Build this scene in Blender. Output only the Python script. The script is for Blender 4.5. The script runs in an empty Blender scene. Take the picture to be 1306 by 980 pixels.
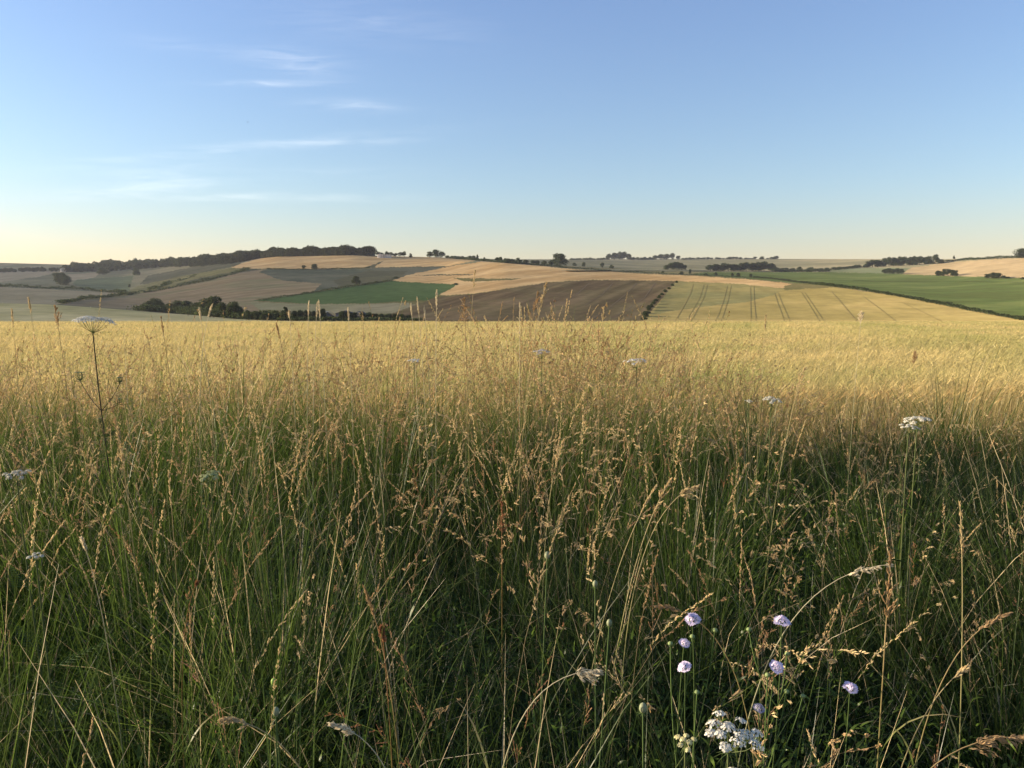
import bpy, math, random
import numpy as np
from mathutils import Vector, Matrix

SC = bpy.context.scene
COL = SC.collection
rng = np.random.default_rng(11)
random.seed(5)

# ------------------------------------------------------------------ camera
W, H, F = 1306.0, 980.0, 1025.0
HORIZON = 392.0
CAMZ = 1.40
TH = math.atan((H / 2 - HORIZON) / F)
cam_d = bpy.data.cameras.new('camera')
cam_d.sensor_width = 36.0
cam_d.lens = F / W * 36.0
cam_d.clip_start = 0.05
cam_d.clip_end = 40000
cam = bpy.data.objects.new('camera', cam_d)
cam.location = (0, 0, CAMZ)
cam.rotation_euler = (math.pi / 2 - TH, 0, 0)
COL.objects.link(cam)
SC.camera = cam

# ------------------------------------------------------------------ light
SUN_AZ, SUN_EL = -84.0, 12.3
SKY_STRENGTH = 0.092
SUN_STRENGTH = 5.0
EXPOSURE = 1.32
SC.view_settings.view_transform = 'Standard'
SC.view_settings.look = 'None'
SC.view_settings.gamma = 1
SC.view_settings.use_curve_mapping = False
SC.view_settings.exposure = EXPOSURE
SC.cycles.use_denoising = True
SC.cycles.denoising_prefilter = 'ACCURATE'
SC.cycles.denoising_input_passes = 'RGB_ALBEDO_NORMAL'
SC.cycles.max_bounces = 6
SC.cycles.diffuse_bounces = 3
SC.cycles.glossy_bounces = 2
SC.cycles.transmission_bounces = 4
SC.cycles.volume_bounces = 0
SC.cycles.caustics_reflective = False
SC.cycles.caustics_refractive = False


def ray(u, v):
    """direction through a point of the view, per metre travelled along +Y"""
    x = (u - W / 2) / F
    y = -(v - H / 2) / F
    dy = math.cos(TH) + y * math.sin(TH)
    dz = -math.sin(TH) + y * math.cos(TH)
    return x / dy, dz / dy


def P(u, v, d):
    a, b = ray(u, v)
    return Vector((a * d, d, CAMZ + b * d))


sun_dir = Vector((math.sin(math.radians(SUN_AZ)) * math.cos(math.radians(SUN_EL)),
                  math.cos(math.radians(SUN_AZ)) * math.cos(math.radians(SUN_EL)),
                  math.sin(math.radians(SUN_EL))))
sl = bpy.data.lights.new('sun', 'SUN')
sl.energy = SUN_STRENGTH
sl.angle = math.radians(0.55)
sl.color = (1.0, 0.83, 0.62)
sun = bpy.data.objects.new('sun', sl)
sun.rotation_euler = sun_dir.to_track_quat('Z', 'Y').to_euler()
sun.location = (-60, 30, 40)
COL.objects.link(sun)

wd = bpy.data.worlds.new('World')
SC.world = wd
wd.use_nodes = True
nt = wd.node_tree
N = nt.nodes
L = nt.links.new
bg = N['Background']
bg.inputs[1].default_value = SKY_STRENGTH
sky = N.new('ShaderNodeTexSky')
sky.sky_type = 'NISHITA'
sky.sun_disc = False
sky.sun_elevation = math.radians(SUN_EL)
sky.sun_rotation = math.radians(SUN_AZ)
sky.altitude = 100
sky.air_density = 1.3
sky.dust_density = 0.45
sky.ozone_density = 3.5


def wmath(op, a, b=None, c=None):
    n = N.new('ShaderNodeMath')
    n.operation = op
    for i, s in enumerate((a, b, c)):
        if s is None:
            continue
        if isinstance(s, (int, float)):
            n.inputs[i].default_value = s
        else:
            L(s, n.inputs[i])
    return n.outputs[0]


# thin cirrus: world-direction ellipses broken up by stretched noise
tc = N.new('ShaderNodeTexCoord')
sep = N.new('ShaderNodeSeparateXYZ')
L(tc.outputs['Generated'], sep.inputs[0])
yy = wmath('MAXIMUM', sep.outputs[1], 0.05)
ax = wmath('DIVIDE', sep.outputs[0], yy)
az = wmath('DIVIDE', sep.outputs[2], yy)
cmb = N.new('ShaderNodeCombineXYZ')
L(ax, cmb.inputs[0])
L(az, cmb.inputs[1])
mp = N.new('ShaderNodeMapping')
mp.inputs['Scale'].default_value = (11, 90, 1)
mp.inputs['Rotation'].default_value = (0, 0, 0.06)
L(cmb.outputs[0], mp.inputs[0])
nz = N.new('ShaderNodeTexNoise')
nz.inputs['Scale'].default_value = 1.0
nz.inputs['Detail'].default_value = 9
nz.inputs['Roughness'].default_value = 0.62
nz.inputs['Distortion'].default_value = 0.5
L(mp.outputs[0], nz.inputs['Vector'])
wisp = wmath('SUBTRACT', nz.outputs[0], 0.36)
wisp = wmath('MULTIPLY', wisp, 3.2)
wisp = wmath('MAXIMUM', wisp, 0.0)
total = None
for (u, v, su, sv, rot, k) in [
        (378, 80, 55, 14, 0.12, 0.7), (345, 107, 75, 3.5, 0.0, 0.75), (450, 135, 55, 7, 0.03, 0.75),
        (300, 190, 190, 7, -0.09, 0.5), (440, 182, 80, 4, -0.03, 0.5), (220, 228, 90, 16, 0.0, 0.45),
        (330, 252, 150, 5, 0.0, 0.6), (150, 245, 90, 7, -0.06, 0.4), (440, 220, 90, 6, 0, 0.2),
        (470, 30, 120, 22, 0.1, 0.25), (250, 60, 90, 9, 0.1, 0.2)]:
    c0, e0 = ray(u, v)
    dx = wmath('SUBTRACT', ax, c0)
    dz = wmath('SUBTRACT', az, e0)
    a1 = wmath('ADD', wmath('MULTIPLY', dx, math.cos(rot)), wmath('MULTIPLY', dz, -math.sin(rot)))
    b1 = wmath('ADD', wmath('MULTIPLY', dx, math.sin(rot)), wmath('MULTIPLY', dz, math.cos(rot)))
    a2 = wmath('POWER', wmath('ABSOLUTE', wmath('DIVIDE', a1, su / F)), 2.0)
    b2 = wmath('POWER', wmath('ABSOLUTE', wmath('DIVIDE', b1, sv / F)), 2.0)
    g = wmath('EXPONENT', wmath('MULTIPLY', wmath('ADD', a2, b2), -1.0))
    g = wmath('MULTIPLY', g, k)
    total = g if total is None else wmath('ADD', total, g)
veil = wmath('MULTIPLY', total, wisp)
veil = wmath('MINIMUM', wmath('MULTIPLY', veil, 0.21), 0.8)
mixc = N.new('ShaderNodeMixRGB')
mixc.inputs[2].default_value = (9.0, 8.6, 8.0, 1)
L(veil, mixc.inputs[0])
tintc = N.new('ShaderNodeMixRGB')
tintc.blend_type = 'MULTIPLY'
tintc.inputs[0].default_value = 1.0
# dusty evening air: warmer towards the horizon, a little violet overhead
ramp = N.new('ShaderNodeValToRGB')
ramp.color_ramp.interpolation = 'EASE'
ramp.color_ramp.elements[0].position = 0.02
ramp.color_ramp.elements[0].color = (1.0, 0.79, 0.80, 1)
ramp.color_ramp.elements[1].position = 0.42
ramp.color_ramp.elements[1].color = (0.96, 0.86, 1.02, 1)
mid = ramp.color_ramp.elements.new(0.15)
mid.color = (0.93, 0.865, 0.965, 1)
tsep = N.new('ShaderNodeTexCoord')
ssep = N.new('ShaderNodeSeparateXYZ')
L(tsep.outputs['Generated'], ssep.inputs[0])
L(ssep.outputs[2], ramp.inputs[0])
gain = N.new('ShaderNodeMixRGB')
gain.blend_type = 'MULTIPLY'
gain.inputs[0].default_value = 1.0
gain.inputs[2].default_value = (1.15, 1.13, 1.10, 1)
L(ramp.outputs[0], gain.inputs[1])
L(gain.outputs[0], tintc.inputs[2])
L(sky.outputs[0], tintc.inputs[1])
L(tintc.outputs[0], mixc.inputs[1])
L(mixc.outputs[0], bg.inputs[0])


# ------------------------------------------------------------------ helpers
def tag(o, label=None, cat=None, group=None, kind=None):
    if label:
        o['label'] = label
    if cat:
        o['category'] = cat
    if group:
        o['group'] = group
    if kind:
        o['kind'] = kind
    return o


def link(o, parent=None):
    COL.objects.link(o)
    if parent is not None:
        o.parent = parent
    return o


def empty(name, loc, label, cat, group=None):
    o = bpy.data.objects.new(name, None)
    o.empty_display_size = 0.1
    o.location = loc
    link(o)
    return tag(o, label, cat, group)


def np_mesh(name, verts, faces, mats=(), tint=None, smooth=False, fmat=None):
    """verts (n,3); faces (m,3|4) or list of such arrays; tint (n,3) colour of each point"""
    me = bpy.data.meshes.new(name)
    verts = np.asarray(verts, dtype=np.float32)
    if not isinstance(faces, list):
        faces = [faces]
    faces = [np.asarray(f, dtype=np.int32) for f in faces if len(f)]
    tot = np.concatenate([np.full(len(f), f.shape[1], dtype=np.int32) for f in faces])
    idx = np.concatenate([f.ravel() for f in faces])
    start = np.concatenate([[0], np.cumsum(tot)[:-1]]).astype(np.int32)
    me.vertices.add(len(verts))
    me.vertices.foreach_set('co', verts.ravel())
    me.loops.add(len(idx))
    me.loops.foreach_set('vertex_index', idx)
    me.polygons.add(len(tot))
    me.polygons.foreach_set('loop_start', start)
    me.polygons.foreach_set('loop_total', tot)
    if smooth:
        me.polygons.foreach_set('use_smooth', np.ones(len(tot), dtype=bool))
    for m in mats:
        me.materials.append(m)
    if fmat is not None:
        me.polygons.foreach_set('material_index', np.asarray(fmat, dtype=np.int32))
    if tint is not None:
        a = me.color_attributes.new('tint', 'FLOAT_COLOR', 'POINT')
        c = np.ones((len(verts), 4), dtype=np.float32)
        c[:, :3] = tint
        a.data.foreach_set('color', c.ravel())
    me.update(calc_edges=True)
    return me


def np_obj(name, *a, parent=None, **k):
    return link(bpy.data.objects.new(name, np_mesh(name, *a, **k)), parent)


class Geo:
    """collects pieces of one mesh"""
    def __init__(self):
        self.v, self.q, self.t, self.c, self.n = [], [], [], [], 0

    def add(self, v, quads=None, tris=None, col=(1, 1, 1)):
        v = np.asarray(v, float).reshape(-1, 3)
        self.v.append(v)
        if quads is not None and len(quads):
            self.q.append(np.asarray(quads, int).reshape(-1, 4) + self.n)
        if tris is not None and len(tris):
            self.t.append(np.asarray(tris, int).reshape(-1, 3) + self.n)
        c = np.asarray(col, float)
        self.c.append(np.broadcast_to(c, (len(v), 3)) if c.ndim == 1 else c)
        self.n += len(v)

    def tube(self, pts, radii, sides=5, col=(1, 1, 1)):
        pts = np.asarray(pts, float)
        n = len(pts)
        radii = np.broadcast_to(np.asarray(radii, float), (n,))
        tan = np.gradient(pts, axis=0)
        tan /= np.linalg.norm(tan, axis=1, keepdims=True) + 1e-12
        ref = np.array([1.0, 0.2, 0.1]) if abs(tan[0, 0]) < 0.8 else np.array([0.1, 1.0, 0.2])
        a = np.cross(tan, ref)
        a /= np.linalg.norm(a, axis=1, keepdims=True) + 1e-12
        b = np.cross(tan, a)
        ang = np.arange(sides) / sides * 2 * math.pi
        v = pts[:, None, :] + radii[:, None, None] * (np.cos(ang)[None, :, None] * a[:, None, :] + np.sin(ang)[None, :, None] * b[:, None, :])
        q = []
        for i in range(n - 1):
            for s in range(sides):
                s2 = (s + 1) % sides
                q.append((i * sides + s, i * sides + s2, (i + 1) * sides + s2, (i + 1) * sides + s))
        self.add(v.reshape(-1, 3), q, None, col)

    def mesh(self, name, mats, smooth=False):
        fs = []
        if self.q:
            fs.append(np.concatenate(self.q))
        if self.t:
            fs.append(np.concatenate(self.t))
        return np_mesh(name, np.concatenate(self.v), fs, mats, np.concatenate(self.c), smooth)

    def obj(self, name, mats, parent=None, smooth=False):
        return link(bpy.data.objects.new(name, self.mesh(name, mats, smooth)), parent)


def new_mat(name):
    m = bpy.data.materials.new(name)
    m.use_nodes = True
    m.node_tree.nodes.clear()
    return m, m.node_tree.nodes, m.node_tree.links.new


def leaf_mat(name, trans=0.4, gloss=0.12, rough=0.5, gain=1.0, noise=None):
    """plant tissue: the piece's own tint, partly letting light through"""
    m, n, l = new_mat(name)
    out = n.new('ShaderNodeOutputMaterial')
    at = n.new('ShaderNodeAttribute')
    at.attribute_name = 'tint'
    col = at.outputs['Color']
    if noise:
        t = n.new('ShaderNodeTexCoord')
        z = n.new('ShaderNodeTexNoise')
        z.inputs['Scale'].default_value = noise
        z.inputs['Detail'].default_value = 3
        l(t.outputs['Object'], z.inputs['Vector'])
        hs = n.new('ShaderNodeHueSaturation')
        mr = n.new('ShaderNodeMapRange')
        mr.inputs[1].default_value = 0.3
        mr.inputs[2].default_value = 0.7
        mr.inputs[3].default_value = 0.65
        mr.inputs[4].default_value = 1.35
        l(z.outputs[0], mr.inputs[0])
        l(mr.outputs[0], hs.inputs['Value'])
        l(col, hs.inputs['Color'])
        col = hs.outputs[0]
    d = n.new('ShaderNodeBsdfDiffuse')
    tr = n.new('ShaderNodeBsdfTranslucent')
    mx = n.new('ShaderNodeMixShader')
    mx.inputs[0].default_value = trans
    l(col, d.inputs[0])
    l(col, tr.inputs[0])
    l(d.outputs[0], mx.inputs[1])
    l(tr.outputs[0], mx.inputs[2])
    s = mx.outputs[0]
    if gloss > 0:
        g = n.new('ShaderNodeBsdfGlossy')
        g.inputs['Roughness'].default_value = rough
        g.inputs[0].default_value = (0.8, 0.8, 0.8, 1)
        m2 = n.new('ShaderNodeMixShader')
        m2.inputs[0].default_value = gloss
        l(s, m2.inputs[1])
        l(g.outputs[0], m2.inputs[2])
        s = m2.outputs[0]
    l(s, out.inputs[0])
    return m


def field_mat(name, c1, c2, scale=0.02, stretch=(1, 1, 1), rot=0.0, c3=None, rows=None, rough=1.0, bump=0.0):
    """open ground in world metres: broad patches, finer mottling, optional drill rows"""
    m, n, l = new_mat(name)
    out = n.new('ShaderNodeOutputMaterial')
    bs = n.new('ShaderNodeBsdfDiffuse')
    bs.inputs['Roughness'].default_value = rough
    t = n.new('ShaderNodeTexCoord')
    mpg = n.new('ShaderNodeMapping')
    mpg.inputs['Rotation'].default_value = (0, 0, rot)
    mpg.inputs['Scale'].default_value = stretch
    l(t.outputs['Object'], mpg.inputs[0])
    z = n.new('ShaderNodeTexNoise')
    z.inputs['Scale'].default_value = scale
    z.inputs['Detail'].default_value = 8
    z.inputs['Roughness'].default_value = 0.6
    l(mpg.outputs[0], z.inputs['Vector'])
    cr = n.new('ShaderNodeValToRGB')
    cr.color_ramp.elements[0].position = 0.41
    cr.color_ramp.elements[1].position = 0.59
    cr.color_ramp.elements[0].color = (*c1, 1)
    cr.color_ramp.elements[1].color = (*c2, 1)
    if c3:
        e = cr.color_ramp.elements.new(0.50)
        e.color = (*c3, 1)
    l(z.outputs[0], cr.inputs[0])
    col = cr.outputs[0]
    if rows:
        per, amt, ang = rows
        m3 = n.new('ShaderNodeMapping')
        m3.inputs['Rotation'].default_value = (0, 0, ang)
        l(t.outputs['Object'], m3.inputs[0])
        m4 = n.new('ShaderNodeMapping')
        m4.inputs['Scale'].default_value = (1.0 / per, 0.004, 0.0)
        l(m3.outputs[0], m4.inputs[0])
        z2 = n.new('ShaderNodeTexNoise')
        z2.inputs['Scale'].default_value = 1.0
        z2.inputs['Detail'].default_value = 3
        l(m4.outputs[0], z2.inputs['Vector'])
        mr = n.new('ShaderNodeMapRange')
        mr.inputs[1].default_value = 0.35
        mr.inputs[2].default_value = 0.65
        mr.inputs[3].default_value = 1 - amt
        mr.inputs[4].default_value = 1 + amt
        l(z2.outputs[0], mr.inputs[0])
        hs = n.new('ShaderNodeHueSaturation')
        l(mr.outputs[0], hs.inputs['Value'])
        l(col, hs.inputs['Color'])
        col = hs.outputs[0]
    # fine mottling: weeds, bare patches, thin crop
    zf = n.new('ShaderNodeTexNoise')
    zf.inputs['Scale'].default_value = scale * 9
    zf.inputs['Detail'].default_value = 6
    zf.inputs['Roughness'].default_value = 0.7
    l(mpg.outputs[0], zf.inputs['Vector'])
    mf = n.new('ShaderNodeMapRange')
    mf.inputs[1].default_value = 0.35
    mf.inputs[2].default_value = 0.65
    mf.inputs[3].default_value = 0.84
    mf.inputs[4].default_value = 1.16
    l(zf.outputs[0], mf.inputs[0])
    hf = n.new('ShaderNodeHueSaturation')
    l(mf.outputs[0], hf.inputs['Value'])
    l(col, hf.inputs['Color'])
    l(hf.outputs[0], bs.inputs[0])
    l(bs.outputs[0], out.inputs[0])
    return m


def rgb(*a):
    return np.array(a, float)


# ------------------------------------------------------------------ near ground
def zg(y):
    y = np.asarray(y, float)
    a = np.where(y > 6, -0.0105 * (np.minimum(y, 80) - 6), 0.0)
    t = np.maximum(y - 80, 0)
    return a - 0.02 * t - 0.0001 * t * t


soil = field_mat('soil_and_thatch', (0.035, 0.032, 0.015), (0.09, 0.07, 0.035), 1.5, c3=(0.04, 0.05, 0.018))
crop_soil = field_mat('crop_soil', (0.16, 0.115, 0.045), (0.22, 0.17, 0.08), 0.8)
ys = np.concatenate([np.linspace(-40, 0, 9), np.linspace(1, 8, 12), np.linspace(10, 100, 46)])
xs = np.linspace(-160, 160, 81)
gx, gy = np.meshgrid(xs, ys)
gz = zg(gy) + 0.02 * np.sin(gx * 1.3) * np.sin(gy * 1.7) * (gy < 9)


def grid_faces(nr, nc):
    r, c = np.meshgrid(np.arange(nr - 1), np.arange(nc - 1), indexing='ij')
    a = (r * nc + c).ravel()
    return np.stack([a, a + 1, a + nc + 1, a + nc], 1)


gf = grid_faces(len(ys), len(xs))
gfy = gy.ravel()[gf].mean(1)
ground = np_obj('ground', np.stack([gx.ravel(), gy.ravel(), gz.ravel()], 1), gf, (soil, crop_soil), smooth=True,
                fmat=(gfy > 5.6).astype(int))
tag(ground, kind='structure')

# ------------------------------------------------------------------ the hills
KU = np.array([-600, 0, 60, 100, 158, 200, 250, 300, 350, 450, 500, 560, 600, 640, 720, 820, 900, 960, 1000, 1060, 1150, 1200, 1250, 1306, 1900], float)


def knots(d):
    k = sorted(d)
    return np.interp(KU, k, [d[i] for i in k])


c6v = knots({-600: 334, 0: 335.5, 100: 338, 200: 337, 300: 331, 350: 327.5, 450: 325.5, 560: 328.5, 640: 331, 720: 331, 1000: 330.5, 1200: 331, 1250: 329.5, 1306: 328, 1900: 322})
c6d = knots({-600: 2700, 0: 2600, 100: 2400, 200: 2200, 300: 1750, 350: 1500, 450: 1420, 560: 1500, 640: 2000, 720: 2600, 820: 2900, 1000: 3000, 1060: 2800, 1150: 2200, 1250: 1650, 1306: 1500, 1900: 1400})
c4v = knots({-600: 366, 0: 366, 60: 368, 100: 370, 158: 373.5, 200: 367, 250: 356, 300: 344.5, 350: 343, 450: 344, 500: 340, 560: 334.5, 600: 333.5, 640: 336, 720: 342.5, 820: 349.5, 900: 352.5, 960: 357, 1000: 361, 1060: 365, 1150: 378, 1200: 388, 1250: 398, 1306: 408, 1900: 411})
c4d = knots({-600: 1250, 0: 1200, 158: 1100, 250: 1180, 300: 1230, 350: 1220, 450: 1180, 560: 1250, 640: 1020, 720: 920, 820: 860, 900: 820, 1000: 760, 1060: 720, 1150: 640, 1250: 560, 1306: 530, 1900: 500})
jmp = knots({-600: 1.25, 158: 1.22, 250: 1.1, 300: 1.04, 560: 1.03, 640: 1.2, 720: 1.45, 900: 1.6, 1000: 1.45, 1060: 1.32, 1150: 1.25, 1306: 1.15, 1900: 1.1})
c2v = knots({-600: 385, 0: 387, 60: 388.3, 130: 393, 200: 399, 300: 406, 340: 408.5, 1900: 408.5})
c2d = knots({-600: 520, 1900: 500})
c3d = knots({-600: 850, 0: 800, 200: 750, 330: 650, 400: 600, 600: 560, 1250: 520, 1900: 510})

DU = 1.1
UC = np.arange(-700, 2001, DU)


def sm(a, r=20):
    b = np.interp(UC, KU, a)
    k = np.hanning(2 * r + 1)
    k /= k.sum()
    return np.convolve(np.pad(b, r, mode='edge'), k, 'valid')


v6, d6, v4, d4, jm, v2, d2, d3 = [sm(a) for a in (c6v, c6d, c4v, c4d, jmp, c2v, c2d, c3d)]
d3 = np.maximum(d3, d2 + 6)
v3 = v2 - 0.7
v4 = np.minimum(v4, v3 - 0.8)
d4 = np.maximum(d4, d3 + 12)
v5 = v4 - 0.7
d5 = d4 * jm
v1, d1 = np.full_like(v2, 411.5), np.full_like(v2, 440.0)
v1 = np.maximum(v1, v2 + 1.5)
v0, d0 = np.full_like(v2, 432.0), np.full_like(v2, 400.0)
CONT = [(v0, d0, 3), (v1, d1, 6), (v2, d2, 1), (v3, d3, 130), (v4, d4, 1), (v5, d5, 70), (v6, d6, 0)]
rows_v, rows_d = [], []
for k in range(len(CONT) - 1):
    va, da, n_ = CONT[k]
    vb, db, _ = CONT[k + 1]
    for i in range(n_):
        t = i / n_
        rows_v.append(va + (vb - va) * t)
        if n_ > 6:                               # gentle swell: slopes ease off towards each crest
            tt = t * 0.80 + 0.20 * t * t
        else:
            tt = t
        rows_d.append(np.exp(np.log(da) + (np.log(db) - np.log(da)) * tt))
rows_v.append(v6)
rows_d.append(d6)
RV, RD = np.array(rows_v), np.array(rows_d)


def ray_np(u, v):
    x = (u - W / 2) / F
    y = -(v - H / 2) / F
    dy = math.cos(TH) + y * math.sin(TH)
    return x / dy, (-math.sin(TH) + y * math.cos(TH)) / dy


UU = np.broadcast_to(UC, RV.shape)
ra, rb = ray_np(UU, RV)
HX, HY, HZ = ra * RD, RD, CAMZ + rb * RD
nvis = RV.shape[0]
# ground in front (hidden valley side under the barley crest) and behind the skyline
front, ux = [], (UC - W / 2) / F
for y in (88, 100, 140, 190, 250, 320):
    z = zg(y) - 0.25
    f = max(0, (y - 250) / 150.0)
    front.append(np.stack([ux * y, np.full_like(ux, y), z * (1 - f) + HZ[0] * f], 1))
behind = []
for (m_, dz) in ((1.12, -14), (1.5, -70), (2.3, -120), (4.5, -170)):
    behind.append(np.stack([HX[-1] * m_, HY[-1] * m_, HZ[-1] + dz], 1))
allv = np.concatenate([np.concatenate(front), np.stack([HX.ravel(), HY.ravel(), HZ.ravel()], 1), np.concatenate(behind)])
nr_t = len(front) + nvis + len(behind)
tf = grid_faces(nr_t, len(UC))


def ground_d(u, v):
    """distance at which the line through (u, v) meets the hills"""
    c = int(np.clip(round((u - UC[0]) / DU), 0, len(UC) - 1))
    return float(np.interp(-v, -RV[:, c], RD[:, c]))


def G(u, v, lift=0.0):
    c = int(np.clip(round((u - UC[0]) / DU), 0, len(UC) - 1))
    v = max(v, float(RV[-1, c]))
    p = P(u, v, ground_d(u, v))
    p.z += lift
    return p


def inside(poly, u, v):
    poly = np.array(poly, float)
    r = np.zeros(u.shape, bool)
    j = len(poly) - 1
    for i in range(len(poly)):
        xi, yi = poly[i]
        xj, yj = poly[j]
        c = ((yi > v) != (yj > v)) & (u < (xj - xi) * (v - yi) / (yj - yi + 1e-12) + xi)
        r ^= c
        j = i
    return r


FM = {}
FM['valley_grass'] = field_mat('valley_grass', (0.17, 0.14, 0.065), (0.22, 0.18, 0.09), 0.006, c3=(0.15, 0.14, 0.06))
FM['far_pasture'] = field_mat('far_pasture', (0.16, 0.15, 0.085), (0.24, 0.21, 0.12), 0.004, c3=(0.18, 0.17, 0.095))
FM['far_green'] = field_mat('far_green', (0.11, 0.13, 0.07), (0.15, 0.165, 0.085), 0.004)
FM['far_tan'] = field_mat('far_tan', (0.27, 0.22, 0.13), (0.32, 0.26, 0.16), 0.006)
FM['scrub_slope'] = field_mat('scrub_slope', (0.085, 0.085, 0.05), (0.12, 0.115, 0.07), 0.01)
FM['olive_slope'] = field_mat('olive_slope', (0.15, 0.14, 0.06), (0.20, 0.18, 0.08), 0.006, c3=(0.13, 0.125, 0.055))
FM['dark_slope_and_shade'] = field_mat('dark_slope_and_shade', (0.085, 0.085, 0.05), (0.105, 0.1, 0.055), 0.01)  # plain dark strips, and slope shade put into the colour
FM['beige_field'] = field_mat('beige_field', (0.29, 0.235, 0.13), (0.34, 0.275, 0.16), 0.008, rows=(20, 0.08, 1.2))
FM['brown_stubble'] = field_mat('brown_stubble', (0.215, 0.165, 0.09), (0.185, 0.165, 0.085), 0.006, c3=(0.24, 0.18, 0.105), stretch=(1, 2.2, 1), rot=0.5, rows=(16, 0.10, 0.9))
FM['slate_green_shade'] = field_mat('slate_green_shade', (0.085, 0.09, 0.06), (0.115, 0.115, 0.075), 0.006, c3=(0.075, 0.085, 0.055))  # slope turned from the sun: its shade is put into this base colour
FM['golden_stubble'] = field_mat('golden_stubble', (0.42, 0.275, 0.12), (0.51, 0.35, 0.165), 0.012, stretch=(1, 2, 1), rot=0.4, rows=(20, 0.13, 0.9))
FM['green_crop'] = field_mat('green_crop', (0.062, 0.10, 0.034), (0.078, 0.118, 0.042), 0.008)
FM['right_green'] = field_mat('right_green', (0.070, 0.088, 0.027), (0.108, 0.130, 0.042), 0.007, stretch=(1, 2.5, 1), c3=(0.074, 0.102, 0.03))
FM['ploughed_field'] = field_mat('ploughed_field', (0.120, 0.086, 0.046), (0.155, 0.112, 0.060), 0.012, c3=(0.130, 0.102, 0.050), rows=(12, 0.25, 0.42))
FM['young_barley'] = field_mat('young_barley', (0.27, 0.215, 0.075), (0.37, 0.28, 0.105), 0.007, stretch=(1, 1.6, 1), c3=(0.32, 0.25, 0.09), rows=(14, 0.06, -0.05))
FM['green_barley'] = field_mat('green_barley', (0.20, 0.185, 0.075), (0.27, 0.225, 0.085), 0.01, stretch=(1, 1.6, 1), rows=(14, 0.08, -0.05))
FM['spur_pasture'] = field_mat('spur_pasture', (0.42, 0.35, 0.15), (0.58, 0.47, 0.23), 0.006, c3=(0.50, 0.41, 0.19), stretch=(1, 3, 1))
FM['pale_strip'] = field_mat('pale_strip', (0.20, 0.19, 0.10), (0.25, 0.22, 0.13), 0.006)
FM['tan_hill'] = field_mat('tan_hill', (0.26, 0.20, 0.105), (0.33, 0.25, 0.135), 0.006, stretch=(1, 2, 1), rows=(25, 0.08, 0.6))
FM['grass_margin'] = field_mat('grass_margin', (0.10, 0.10, 0.035), (0.15, 0.13, 0.055), 0.02)
keys = list(FM)
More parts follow.
